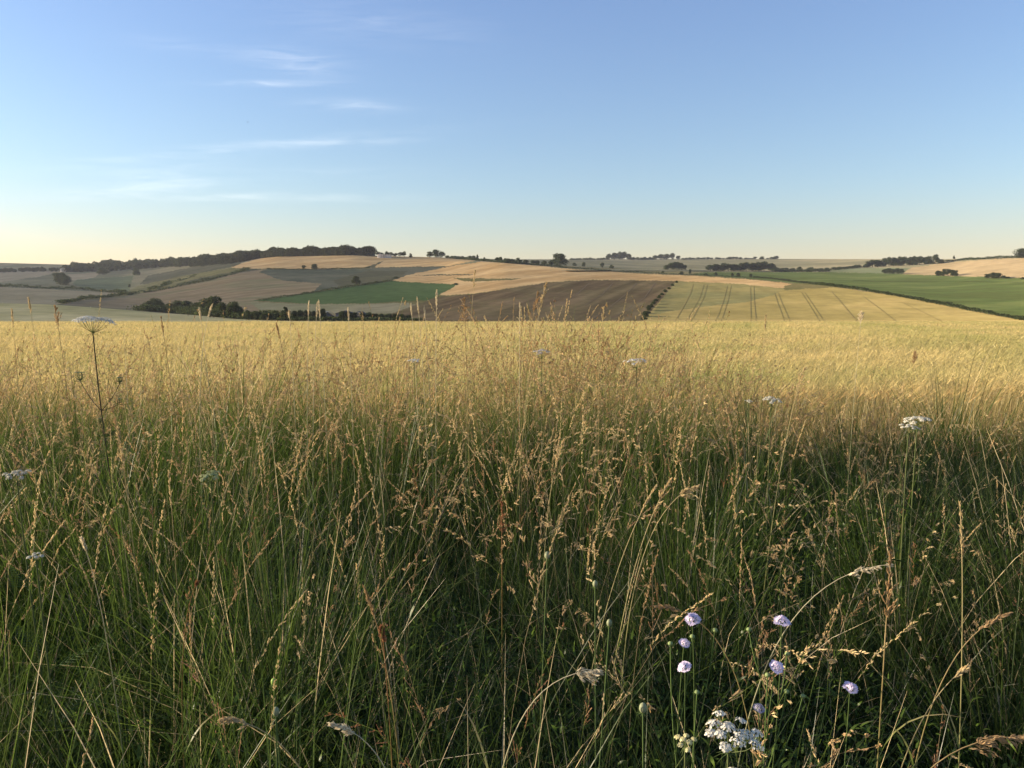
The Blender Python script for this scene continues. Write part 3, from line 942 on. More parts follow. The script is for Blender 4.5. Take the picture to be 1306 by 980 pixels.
# ------------------------------------------------------------------ farm buildings
plaster = field_mat('pale_render', (0.55, 0.52, 0.46), (0.65, 0.62, 0.56), 0.4)
slate = field_mat('weathered_roof', (0.30, 0.32, 0.34), (0.40, 0.42, 0.43), 0.3)
dark_clad = field_mat('dark_cladding', (0.05, 0.06, 0.08), (0.08, 0.09, 0.11), 0.5, rows=(1.0, 0.2, 0))
dark_glass = field_mat('dark_glass', (0.02, 0.02, 0.025), (0.03, 0.03, 0.035), 1.0)


def building(name, u, v, w, l, h, roof_h, rot, wall_m, roof_m, label, arch=False, windows=3, cat='building', lift=0.0):
    r = empty(name, G(u, v, lift), label, cat)
    r.rotation_euler = (0, 0, rot)
    g = Geo()
    a, b = w / 2, l / 2
    vs = [(-a, -b, -2), (a, -b, -2), (a, b, -2), (-a, b, -2), (-a, -b, h), (a, -b, h), (a, b, h), (-a, b, h), (0, -b, h + roof_h * (0.98)), (0, b, h + roof_h * 0.98)]
    g.add(vs, [(0, 1, 5, 4), (1, 2, 6, 5), (2, 3, 7, 6), (3, 0, 4, 7)], [(4, 5, 8), (6, 7, 9)])
    g.obj('wall', (wall_m,), r)
    g = Geo()
    n = 12 if arch else 2
    pr = []
    for i in range(n + 1):
        t = i / n
        x = -a * 1.06 + 2 * a * 1.06 * t
        z = h + roof_h * (math.sin(math.pi * t) if arch else (1 - abs(2 * t - 1))) - 0.05
        pr.append((x, z))
    vv, qq = [], []
    for (x, z) in pr:
        vv += [(x, -b - 0.4, z + 0.1), (x, b + 0.4, z + 0.1), (x, -b - 0.4, z + 0.35), (x, b + 0.4, z + 0.35)]
    for i in range(n):
        k = i * 4
        qq += [(k + 2, k + 6, k + 7, k + 3), (k, k + 1, k + 5, k + 4), (k, k + 4, k + 6, k + 2), (k + 1, k + 3, k + 7, k + 5)]
    qq += [(0, 2, 3, 1), (n * 4, n * 4 + 1, n * 4 + 3, n * 4 + 2)]
    g.add(vv, qq)
    g.obj('roof', (roof_m,), r)
    for i in range(windows):
        g = Geo()
        x = -a * 0.6 + i * (a * 1.2 / max(1, windows - 1))
        z0 = h * 0.35
        g.add([(x - 0.5, -b - 0.06, z0), (x + 0.5, -b - 0.06, z0), (x + 0.5, -b - 0.06, z0 + 1.2), (x - 0.5, -b - 0.06, z0 + 1.2),
               (x - 0.5, -b + 0.02, z0), (x + 0.5, -b + 0.02, z0), (x + 0.5, -b + 0.02, z0 + 1.2), (x - 0.5, -b + 0.02, z0 + 1.2)],
              [(0, 1, 2, 3), (0, 4, 5, 1), (1, 5, 6, 2), (2, 6, 7, 3), (3, 7, 4, 0)])
        g.obj('window', (dark_glass,), r)
    return r


building('barn', 418, 408, 9.5, 14, 2.2, 3.4, 0.25, dark_clad, slate, 'pale round-roofed barn among the dark valley trees', arch=True, windows=0, cat='barn')
building('shed', 441, 408, 13, 10, 4.2, 2.0, 0.1, dark_clad, dark_clad, 'blue-grey farm shed right of the pale round-roofed barn', windows=0, cat='shed')
building('farmhouse', 460, 408, 9, 7, 3.2, 2.4, -0.2, plaster, dark_clad, 'small farm building half hidden right of the blue-grey shed', windows=3, cat='house')
building('farmhouse', 81, 347.5, 12, 9, 4.5, 3.5, 0.2, plaster, plaster, 'white farmhouse behind the bluish trees on the far left', windows=3, cat='house', lift=3)
building('cottage', 89, 346.6, 9, 8, 4.5, 3, 0.4, plaster, plaster, 'smaller white building right of the far left farmhouse', windows=2, cat='house', lift=3)
building('white_house', 485, 328.8, 10, 8, 4.5, 2.2, 0.1, plaster, plaster, 'pale house in a gap between trees on the left skyline', windows=2, cat='house')
building('long_barn', 494, 329.0, 14, 8, 3.6, 1.8, 0.1, plaster, plaster, 'long pale barn glimpsed between the trunks on the left skyline', windows=0, cat='barn')

# ------------------------------------------------------------------ barley field
plant = leaf_mat('grass_blade', 0.45, 0.015, 0.35)
straw = leaf_mat('straw', 0.35, 0.015, 0.5)
ear_mat = leaf_mat('barley_ear', 0.42, 0.02, 0.4)


def vnoise(x, y, seed=0):
    """cheap smooth noise, -1..1"""
    r = np.random.default_rng(seed)
    s = 0
    for k in range(6):
        a = r.uniform(0, 6.28)
        f = r.uniform(0.6, 1.7)
        s = s + np.sin((x * math.cos(a) + y * math.sin(a)) * f + r.uniform(0, 6.28))
    return s / 3.2


def strips(base, az, L_, a0, k, w0, seg, tw, col0, col1, taper=0.7, wob=0.0):
    """N bent ribbons. base (n,3), az heading, L_ length, a0 start lean, k extra lean, w0 width; colours root and tip"""
    n = len(base)
    t = np.linspace(0, 1, seg + 1)
    ang = a0[:, None] + k[:, None] * t[None, :] ** 1.5
    dx = np.sin(ang) * (L_ / seg)[:, None]
    dz = np.cos(ang) * (L_ / seg)[:, None]
    hx = np.concatenate([np.zeros((n, 1)), np.cumsum(dx[:, 1:], 1)], 1)
    hz = np.concatenate([np.zeros((n, 1)), np.cumsum(dz[:, 1:], 1)], 1)
    ca, sa = np.cos(az)[:, None], np.sin(az)[:, None]
    cx = base[:, 0:1] + hx * ca
    cy = base[:, 1:2] + hx * sa
    cz = base[:, 2:3] + hz
    if wob:
        cx = cx + wob * np.sin(t * 5 + az[:, None] * 3) * t
    wd_ = w0[:, None] * np.maximum(0.04, (1 - t[None, :] ** 2.2)) ** taper * (0.55 + 0.9 * np.minimum(t * 2.5, 1) * 0.5)[None, :]
    ta = az[:, None] + math.pi / 2 + tw[:, None] * (0.4 + t[None, :])
    ox, oy = np.cos(ta) * wd_ / 2, np.sin(ta) * wd_ / 2
    l = np.stack([cx - ox, cy - oy, cz], -1)
    r_ = np.stack([cx + ox, cy + oy, cz], -1)
    v = np.stack([l, r_], 2).reshape(-1, 3)
    m = 2 * (seg + 1)
    i0 = (np.arange(n) * m)[:, None] + (np.arange(seg) * 2)[None, :]
    f = np.stack([i0, i0 + 1, i0 + 3, i0 + 2], -1).reshape(-1, 4)
    c = col0[:, None, None, :] * (1 - t[None, :, None, None]) + col1[:, None, None, :] * t[None, :, None, None]
    c = np.broadcast_to(c, (n, seg + 1, 2, 3)).reshape(-1, 3)
    cen = np.stack([cx, cy, cz], -1)
    return v, f, c, cen


def merge(parts):
    v, f, c, o = [], [], [], 0
    for (a, b, d) in parts:
        v.append(a)
        f.append(b + o)
        c.append(d)
        o += len(a)
    return np.concatenate(v), np.concatenate(f), np.concatenate(c)


def scatter(y0, y1, dens, margin=2.5, left=0.0):
    """random points on the ground between two distances, inside the view plus a margin"""
    ymax = y1
    wmax = 0.72 * ymax + margin
    n = int((2 * wmax + left) * (y1 - y0) * dens)
    x = rng.uniform(-wmax - left, wmax, n)
    y = rng.uniform(y0, y1, n)
    ok = (x > -(0.72 * y + margin + left)) & (x < 0.72 * y + margin)
    return x[ok], y[ok]


def crop_height(x, y):
    return 0.73 + 0.045 * vnoise(x * 0.6, y * 0.4, 3) + 0.045 * vnoise(x * 2.4, y * 1.5, 4) + 0.02 * vnoise(x * 5, y * 4, 5)


def barley_edge(x):
    return 5.9 + 0.25 * np.sin(x * 0.7) + 0.12 * np.sin(x * 2.3)


parts = []
for (y0, y1, dens, ws) in ((5.6, 9, 330, 1.0), (9, 14, 170, 1.25), (14, 24, 80, 1.8), (24, 42, 58, 2.2), (42, 84, 26, 3.3)):
    x, y = scatter(y0, y1, dens, 3.0)
    ok = y > barley_edge(x) + rng.uniform(0, 0.5, len(x))
    # tramlines crossing the crop and thin patches
    thin = (np.abs(y - 15.5 - 0.06 * x) < 0.35) | (np.abs(y - 27 - 0.06 * x) < 0.7)
    ok &= ~(thin & (rng.uniform(size=len(x)) < 0.75))
    x, y = x[ok], y[ok]
    n = len(x)
    h = crop_height(x, y) + rng.normal(0, 0.035, n)
    patch = vnoise(x * 0.8, y * 0.6, 8) + 0.6 * vnoise(x * 3.1, y * 2.2, 9)
    gmix = np.clip(0.25 + 0.13 * np.clip(x / y * 2 + 0.3, -1, 1) + 0.36 * patch + rng.normal(0, 0.13, n), 0, 1)[:, None]
    gold = rgb(0.64, 0.50, 0.205)[None] * rng.uniform(0.82, 1.15, (n, 1))
    green = rgb(0.33, 0.34, 0.10)[None] * rng.uniform(0.8, 1.15, (n, 1))
    col = gold * (1 - gmix) + green * gmix
    edge = np.clip(1.4 - (y - barley_edge(x)), 0, 1)[:, None] * rng.uniform(0.3, 0.9, (n, 1))
    col = col * (1 - edge) + rgb(0.50, 0.30, 0.12) * edge
    base = np.stack([x, y, zg(y)], 1)
    az = rng.normal(0.2, 1.2, n)
    # stalk
    stem_seg = 2
    lean = rng.uniform(0.02, 0.16, n)
    v, f, c, cen = strips(base, az, h * 0.93, lean, rng.uniform(0, 0.25, n), np.full(n, 0.0035 * ws), stem_seg, rng.uniform(0, 3, n), col * 0.62, col * 0.9)
    parts.append((v, f, c))
    top = cen[:, -1, :]
    # ear: a nodding narrow body ...
    el = rng.uniform(0.07, 0.10, n) * (1 + 0.12 * (ws - 1))
    v, f, c, cen2 = strips(top, az, el, lean + rng.uniform(0.3, 0.9, n), rng.uniform(0.3, 1.0, n), np.full(n, 0.011 * ws), 2, rng.uniform(0, 3, n), col, col * 1.05)
    parts.append((v, f, c))
    # ... with a fan of long awns
    for s in range(3 if ws < 2 else 2):
        aw = rng.uniform(0.10, 0.16, n) * (1 + 0.12 * (ws - 1))
        st = top * 0.6 + cen2[:, -1, :] * 0.4
        v, f, c, _ = strips(st, az + rng.normal(0, 0.5, n), aw, lean + rng.uniform(0.1, 1.0, n), rng.uniform(0, 0.6, n), np.full(n, 0.0040 * ws), 1, rng.uniform(0, 3, n), col * 1.08, col * 1.2)
        parts.append((v, f, c))
    if ws < 2:   # dry leaves lower down
        v, f, c, _ = strips(base + np.stack([0 * x, 0 * x, h * rng.uniform(0.2, 0.6, n)], 1), rng.uniform(0, 6.28, n), rng.uniform(0.1, 0.2, n), rng.uniform(0.3, 1.0, n), rng.uniform(0.5, 1.6, n), np.full(n, 0.008 * ws), 2, rng.uniform(0, 3, n), col * 0.7, col * 0.7)
        parts.append((v, f, c))
v, f, c = merge(parts)
barley = np_obj('barley', v, f, (ear_mat,), c)
tag(barley, 'ripening golden barley covering the flat field behind the grass verge', 'barley', kind='stuff')

# ------------------------------------------------------------------ the grass verge
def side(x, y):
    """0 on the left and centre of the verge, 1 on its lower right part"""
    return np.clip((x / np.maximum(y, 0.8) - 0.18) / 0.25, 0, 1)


GREEN = rgb(0.048, 0.080, 0.014)
BRIGHT = rgb(0.108, 0.165, 0.024)
DEEP = rgb(0.022, 0.038, 0.012)
STRAW = rgb(0.62, 0.49, 0.26)
TAN = rgb(0.48, 0.33, 0.165)
RUST = rgb(0.34, 0.17, 0.08)

# tussocks: plants grow out of shared crowns, with dark gaps between
TX, TY = scatter(0.55, 6.4, 15, 2.9, 1.3)
TH_ = rng.uniform(0.62, 1.28, len(TX))
TC = rng.uniform(0, 1, len(TX))
TL = rng.normal(0, 0.22, (len(TX), 2))


def tussock(y0, y1, n):
    """n plant bases gathered in the tussocks between two distances"""
    ids = np.where((TY > y0) & (TY <= y1))[0]
    k = ids[rng.integers(0, len(ids), n)]
    rad = np.abs(rng.normal(0, 0.075, n))
    a = rng.uniform(0, 6.28, n)
    return TX[k] + np.cos(a) * rad, TY[k] + np.sin(a) * rad, a, rad, k


def blades(y0, y1, dens, hmin, hmax, w, name, seg=5, left=2.0, dry=0.10):
    x, y = scatter(y0, y1, dens, 2.7, left - 1.5)
    nn = len(x)
    x2, y2, a, rad, k = tussock(y0, y1, nn)
    use = rng.uniform(size=nn) < 0.84
    x, y = np.where(use, x2, x), np.where(use, y2, y)
    keep = (y < barley_edge(x) + 0.2) & (y > 0.5)
    x, y, a, rad, k, use = x[keep], y[keep], a[keep], rad[keep], k[keep], use[keep]
    n = len(x)
    sd = side(x, y)
    out_az = np.arctan2(np.sin(a) * (0.3 + rad * 8) + TL[k, 1] + rng.normal(0, 0.25, n), np.cos(a) * (0.3 + rad * 8) + TL[k, 0] + rng.normal(0, 0.25, n))
    heading = np.where(use, out_az, rng.uniform(0, 6.28, n))
    hh = rng.uniform(hmin, hmax, n) * np.where(use, TH_[k], 0.85) * (1 + 0.18 * vnoise(x * 1.3, y * 1.3, 32)) * (1 - 0.22 * sd)
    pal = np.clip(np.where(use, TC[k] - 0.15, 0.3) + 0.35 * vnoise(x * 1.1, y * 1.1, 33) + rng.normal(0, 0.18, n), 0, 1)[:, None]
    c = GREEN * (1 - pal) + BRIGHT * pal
    dark_shade = np.clip(vnoise(x * 1.6, y * 1.6, 34) * 0.9 + 0.45 * sd + 0.40 * np.clip(2.3 - y, 0, 1), 0, 1)[:, None] * 0.8  # random dark patches, plus shade painted into the near and right-hand blades
    c = c * (1 - dark_shade) + DEEP * dark_shade
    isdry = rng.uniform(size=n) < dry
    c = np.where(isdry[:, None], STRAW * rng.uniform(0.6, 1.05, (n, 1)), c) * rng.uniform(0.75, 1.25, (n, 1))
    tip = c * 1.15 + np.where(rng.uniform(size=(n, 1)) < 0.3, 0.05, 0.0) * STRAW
    base = np.stack([x, y, np.zeros(n)], 1)
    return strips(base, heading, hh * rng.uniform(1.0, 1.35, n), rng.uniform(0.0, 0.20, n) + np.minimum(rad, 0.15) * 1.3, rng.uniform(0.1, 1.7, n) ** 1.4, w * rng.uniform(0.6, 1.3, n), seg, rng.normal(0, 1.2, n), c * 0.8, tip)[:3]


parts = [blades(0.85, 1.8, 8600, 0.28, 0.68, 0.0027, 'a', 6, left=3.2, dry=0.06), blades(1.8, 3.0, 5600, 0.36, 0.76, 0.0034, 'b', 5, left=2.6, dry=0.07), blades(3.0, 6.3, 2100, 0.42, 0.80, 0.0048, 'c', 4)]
# wider leaves, fewer
parts += [blades(0.9, 3.2, 300, 0.25, 0.60, 0.0065, 'd', 6, dry=0.05), blades(3.2, 6.2, 260, 0.3, 0.6, 0.009, 'e', 5, dry=0.05)]
parts += [blades(0.6, 3.0, 700, 0.22, 0.55, 0.0045, 'f', 5, left=2.0, dry=0.85)]


def herb_leaves(y0, y1, dens, zlo, zhi):
    """small broad leaves of bedstraw, vetch and clover woven through the grass"""
    x, y = scatter(y0, y1, dens, 2.2, 0)
    pn = vnoise(x * 2.6, y * 2.6, 51) + rng.normal(0, 0.3, len(x))
    ok = (pn > 0.05) & (y < barley_edge(x))
    x, y, pn = x[ok], y[ok], pn[ok]
    n = len(x)
    z = rng.uniform(zlo, zhi, n) * np.clip(0.7 + 0.3 * pn, 0.5, 1.1)
    mixv = rng.uniform(size=(n, 1))
    c = (GREEN * (1 - mixv) + BRIGHT * mixv) * rng.uniform(0.7, 1.3, (n, 1))
    return strips(np.stack([x, y, z], 1), rng.uniform(0, 6.28, n), rng.uniform(0.014, 0.034, n), rng.uniform(0.3, 1.5, n), rng.uniform(0.1, 1.2, n), rng.uniform(0.005, 0.010, n), 3, rng.normal(0, 1.2, n), c, c * 1.1)[:3]


parts += [herb_leaves(0.9, 2.2, 7000, 0.18, 0.62), herb_leaves(2.2, 4.0, 3500, 0.25, 0.72)]
v, f, c = merge(parts)
mg = np_obj('meadow_grass', v, f, (plant,), c)
tag(mg, 'dense green leaf blades filling the unmown grass verge', 'grass', kind='stuff')


def spikelets(cen, k0, n_per, spread, length, width, col, down=0.25, seed=0, flare=1.0):
    """flat pointed husks round the upper part of each stem; cen (n, m, 3) centre lines"""
    n, m, _ = cen.shape
    r = np.random.default_rng(seed + 77)
    t = r.uniform(0, 1, (n, n_per)) ** 0.9
    fi = (k0 + (m - 1 - k0) * t)
    i = np.minimum(fi.astype(int), m - 2)
    fr = (fi - i)[..., None]
    rows = np.arange(n)[:, None]
    p = cen[rows, i] * (1 - fr) + cen[rows, i + 1] * fr
    d = cen[rows, i + 1] - cen[rows, i]
    d /= np.linalg.norm(d, axis=-1, keepdims=True) + 1e-9
    ra_ = r.normal(size=(n, n_per, 3))
    ra_ -= (ra_ * d).sum(-1, keepdims=True) * d
    ra_ /= np.linalg.norm(ra_, axis=-1, keepdims=True) + 1e-9
    prof = np.sin(np.pi * np.clip(0.12 + 0.8 * t, 0, 1)) ** 0.8
    rad = spread[:, None] * prof * r.uniform(0.15, 1, (n, n_per))
    p = p + ra_ * rad[..., None]
    p[..., 2] -= down * rad
    ln = length[:, None, None] * r.uniform(0.6, 1.2, (n, n_per, 1))
    ax_ = d * 0.9 + ra_ * 0.45 * flare + r.normal(size=(n, n_per, 3)) * 0.18
    ax_ /= np.linalg.norm(ax_, axis=-1, keepdims=True)
    sd = np.cross(ax_, r.normal(size=(n, n_per, 3)))
    sd /= np.linalg.norm(sd, axis=-1, keepdims=True) + 1e-9
    wv = width[:, None, None] * 0.5
    q = np.stack([p - ax_ * ln / 2, p + sd * wv, p + ax_ * ln / 2, p - sd * wv], 2)
    sd2 = np.cross(ax_, sd)
    q2 = np.stack([p - ax_ * ln / 2, p + sd2 * wv, p + ax_ * ln / 2, p - sd2 * wv], 2)
    v = np.concatenate([q.reshape(-1, 3), q2.reshape(-1, 3)])
    cc = col[:, None, None, :] * r.uniform(0.75, 1.25, (n, n_per, 1, 1))
    cc = np.broadcast_to(cc, (n, n_per, 4, 3)).reshape(-1, 3)
    return v, np.arange(len(v)).reshape(-1, 4), np.concatenate([cc, cc])


def panicle(cen, k0, n_br, n_sp, reach, length, width, col, droop, seed):
    """side branches off the rachis, each with a few overlapping husks"""
    n, m, _ = cen.shape
    r = np.random.default_rng(seed + 5)
    t = np.sort(r.uniform(0, 1, (n, n_br)), 1)
    fi = k0 + (m - 1.02 - k0) * t
    i = np.minimum(fi.astype(int), m - 2)
    fr = (fi - i)[..., None]
    rows = np.arange(n)[:, None]
    p = cen[rows, i] * (1 - fr) + cen[rows, i + 1] * fr
    d = cen[rows, i + 1] - cen[rows, i]
    d /= np.linalg.norm(d, axis=-1, keepdims=True) + 1e-9
    o = r.normal(size=(n, n_br, 3))
    o -= (o * d).sum(-1, keepdims=True) * d
    o /= np.linalg.norm(o, axis=-1, keepdims=True) + 1e-9
    bl = reach[:, None] * (1.15 - t) * r.uniform(0.4, 1.1, (n, n_br))
    dirn = d * 0.9 + o * r.uniform(0.15, 0.6, (n, n_br, 1))
    dirn /= np.linalg.norm(dirn, axis=-1, keepdims=True)
    s = np.linspace(0.25, 1.0, n_sp)[None, None, :, None]
    q = p[:, :, None, :] + dirn[:, :, None, :] * bl[:, :, None, None] * s
    q[..., 2] -= (droop * bl[:, :, None] * s[..., 0] ** 2)
    q = q + r.normal(size=q.shape) * 0.0012
    ax_ = dirn[:, :, None, :] + r.normal(size=q.shape) * 0.22
    ax_[..., 2] -= droop * s[..., 0]
    ax_ /= np.linalg.norm(ax_, axis=-1, keepdims=True)
    sd = np.cross(ax_, r.normal(size=q.shape))
    sd /= np.linalg.norm(sd, axis=-1, keepdims=True) + 1e-9
    ln = length[:, None, None, None] * r.uniform(0.7, 1.2, q.shape[:3] + (1,))
    wv = width[:, None, None, None] * 0.5
    sd2 = np.cross(ax_, sd)
    A = np.stack([q - ax_ * ln / 2, q + sd * wv, q + ax_ * ln / 2, q - sd * wv], 3).reshape(-1, 3)
    B = np.stack([q - ax_ * ln / 2, q + sd2 * wv, q + ax_ * ln / 2, q - sd2 * wv], 3).reshape(-1, 3)
    cc = col[:, None, None, None, :] * r.uniform(0.75, 1.25, (n, n_br, n_sp, 1, 1))
    cc = np.broadcast_to(cc, (n, n_br, n_sp, 4, 3)).reshape(-1, 3)
    # the branch itself
    e = q[:, :, -1, :]
    sb = np.cross(dirn, r.normal(size=dirn.shape))
    sb /= np.linalg.norm(sb, axis=-1, keepdims=True) + 1e-9
    hw = 0.0005
    C = np.stack([p - sb * hw, p + sb * hw, e + sb * hw, e - sb * hw], 2).reshape(-1, 3)
    c3 = np.broadcast_to(col[:, None, None, :] * 0.8, (n, n_br, 4, 3)).reshape(-1, 3)
    v = np.concatenate([A, B, C])
    return v, np.arange(len(v)).reshape(-1, 4), np.concatenate([cc, cc, c3])


def tall_limit(x, y, h, slack):
    """no stem close to the lens may stand across the far view"""
    return h < 1.36 - 0.17 * y * slack


def seed_stems(y0, y1, dens, kind, seed, left=1.0, hmul=1.0):
    x, y = scatter(y0, y1, dens, 2.6, 0)
    nn = len(x)
    x2, y2, a, rad, k = tussock(y0, y1, nn)
    use = rng.uniform(size=nn) < 0.6
    x, y = np.where(use, x2, x), np.where(use, y2, y)
    keep = (rng.uniform(size=nn) < 0.62 + 0.5 * vnoise(x * 1.1, y * 1.1, seed)) & (y < barley_edge(x)) & (y > 0.9)
    keep &= rng.uniform(size=nn) < 1 - 0.55 * side(x, y) * (y > 3)
    x, y, a, k, use = x[keep], y[keep], a[keep], k[keep], use[keep]
    n = len(x)
    sd = side(x, y)
    ridge = np.exp(-((x / y + 0.0) / 0.30) ** 2) * np.clip((y - 2.4) / 1.5, 0, 1)
    h = rng.normal(0.95, 0.12, n) * (1 - 0.33 * sd) * hmul + 0.15 * ridge + 0.07 * np.clip(y - 2.6, 0, 1) * (1 - sd) + 0.08 * np.clip((-x / y - 0.25) * 2, 0, 1) * np.clip((y - 2) / 2, 0, 1)
    h = h + (rng.uniform(size=n) < 0.10) * rng.uniform(0.08, 0.26, n) * (1 - sd) * (y > 2.2)
    h = np.minimum(h * np.where(use, 0.85 + 0.17 * TH_[k], 1.0), 1.46)
    # keep near stems below the open view
    lim = 1.46 - np.clip(2.6 - y, 0, 3) * 0.22
    h = np.where(h > lim, lim - rng.uniform(0, 0.1, n), h)
    az = np.where(use & (rng.uniform(size=n) < 0.6), a + rng.normal(0, 0.5, n), rng.normal(0.3, 1.7, n))
    a0 = np.abs(rng.normal(0, 0.085, n)) + (rng.uniform(size=n) < 0.05) * rng.uniform(0.2, 0.6, n)
    segs = 9
    bend = {'oat': rng.uniform(0.2, 1.5, n) + (rng.uniform(size=n) < 0.3) * rng.uniform(0.3, 1.3, n), 'spike': rng.uniform(0.0, 0.8, n), 'bent': rng.uniform(0.1, 1.1, n)}[kind]
    t = rng.uniform(size=(n, 1)) ** 1.5
    headc = {'oat': STRAW * (1 - t) + TAN * t, 'spike': STRAW * 1.1 * (1 - t) + TAN * t, 'bent': TAN * (1 - t) + RUST * t}[kind] * rng.uniform(0.85, 1.25, (n, 1))
    greenstem = rng.uniform(size=(n, 1)) < 0.68
    st0 = np.where(greenstem, BRIGHT * 0.8, STRAW * 0.42) * rng.uniform(0.8, 1.2, (n, 1))
    st1 = np.where(greenstem, BRIGHT * 1.2 + STRAW * 0.12, STRAW * 0.62)
    # most of the bend belongs to the top third
    base = np.stack([x, y, np.zeros(n)], 1)
    tt = np.linspace(0, 1, segs + 1)
    k2 = bend
    sw = np.where(y > 3, 0.0024, 0.0016)
    out = []
    L_ = h * 1.04
    ang = a0[:, None] + k2[:, None] * np.clip((tt - 0.45) / 0.55, 0, 1)[None, :] ** 1.8
    dx = np.sin(ang) * (L_ / segs)[:, None]
    dz = np.cos(ang) * (L_ / segs)[:, None]
    hx = np.concatenate([np.zeros((n, 1)), np.cumsum(dx[:, 1:], 1)], 1)
    hz = np.concatenate([np.zeros((n, 1)), np.cumsum(dz[:, 1:], 1)], 1)
    cen = np.stack([x[:, None] + hx * np.cos(az)[:, None], y[:, None] + hx * np.sin(az)[:, None], hz], -1)
    wdt = sw[:, None] * (1 - 0.6 * tt[None, :])
    for tw in (0.4, 1.97):       # two crossed ribbons read as a round stalk
        ox = np.cos(az[:, None] + tw) * wdt / 2
        oy = np.sin(az[:, None] + tw) * wdt / 2
        o3 = np.stack([ox, oy, 0 * ox], -1)
        vv = np.stack([cen - o3, cen + o3], 2).reshape(-1, 3)
        m = 2 * (segs + 1)
        i0 = (np.arange(n) * m)[:, None] + (np.arange(segs) * 2)[None, :]
        ff = np.stack([i0, i0 + 1, i0 + 3, i0 + 2], -1).reshape(-1, 4)
        cc = st0[:, None, None, :] * (1 - tt[None, :, None, None]) + st1[:, None, None, :] * tt[None, :, None, None]
        out.append((vv, ff, np.broadcast_to(cc, (n, segs + 1, 2, 3)).reshape(-1, 3)))
    one = np.ones(n)
    big = 1.0 + 0.22 * np.clip(y - 1.6, 0, 3)
    if kind == 'oat':
        out.append(panicle(cen, 6.7, 11, 5, rng.uniform(0.025, 0.06, n) * big ** 0.5, 0.0092 * big, 0.0024 * big, headc, rng.uniform(0.05, 0.6, (n, 1, 1)), seed))
    elif kind == 'spike':
        out.append(spikelets(cen, 7.2, 56, rng.uniform(0.002, 0.005, n) * big, 0.0085 * big, 0.0022 * big, headc, 0.1, seed, 0.5))
    else:
        out.append(panicle(cen, 6.6, 14, 4, rng.uniform(0.025, 0.055, n) * big ** 0.5, 0.0052 * big, 0.0020 * big, headc, rng.uniform(0.0, 0.2, (n, 1, 1)), seed))
    return merge(out)


parts = []
for (y0, y1, d_) in ((0.95, 1.8, 36), (1.8, 3.0, 82), (3.0, 4.4, 80), (4.4, 6.0, 76)):
    parts.append(seed_stems(y0, y1, d_ * 0.9, 'oat', 41))
    parts.append(seed_stems(y0, y1, d_ * 0.8, 'spike', 42))
    parts.append(seed_stems(y0, y1, d_ * 0.9, 'bent', 43))
v, f, c = merge(parts)
sg = np_obj('seeding_grass', v, f, (straw,), c)
tag(sg, 'tangle of straw-coloured grass stems in seed rising above the green verge', 'grass', kind='stuff')

# ------------------------------------------------------------------ plants that stand out
petal = leaf_mat('petal', 0.25, 0.02, 0.5)
stalk_green = leaf_mat('green_stalk', 0.15, 0.012, 0.4)


def curve(base, tip, ctrl, m=14):
    t = np.linspace(0, 1, m)[:, None]
    b, c, e = (np.array(tuple(q), float) for q in (base, ctrl, tip))
    return (1 - t) ** 2 * b + 2 * t * (1 - t) * c + t * t * e


def florets(g, centre, up, n, radius, size, col, r, dome=0.35):
    """a little dome of five-petalled florets"""
    up = np.array(up, float)
    up /= np.linalg.norm(up)
    a = np.cross(up, [0.31, 0.9, 0.2])
    a /= np.linalg.norm(a)
    b = np.cross(up, a)
    for i in range(n):
        q = math.sqrt((i + 0.5) / n)
        th = i * 2.39996 + r.uniform(-0.3, 0.3)
        o = (a * math.cos(th) + b * math.sin(th)) * radius * q
        c = centre + o + up * radius * dome * (1 - q * q) + r.normal(size=3) * radius * 0.05
        nrm = up * (1.1 - q * 0.5) + o / radius * 0.6 + r.normal(size=3) * 0.15
        nrm /= np.linalg.norm(nrm)
        e1 = np.cross(nrm, r.normal(size=3))
        e1 /= np.linalg.norm(e1)
        e2 = np.cross(nrm, e1)
        s = size * r.uniform(0.75, 1.2)
        cc = np.array(col) * r.uniform(0.85, 1.1)
        for k in range(5):
            f = k * 1.2566
            d = e1 * math.cos(f) + e2 * math.sin(f)
            w_ = e1 * -math.sin(f) + e2 * math.cos(f)
            g.add([c, c + d * s * 0.6 + w_ * s * 0.38, c + d * s + nrm * s * 0.25, c + d * s * 0.6 - w_ * s * 0.38], [(0, 1, 2, 3)], None, cc)


def local(root, pts):
    return np.asarray(pts, float) - np.array(tuple(root.location))


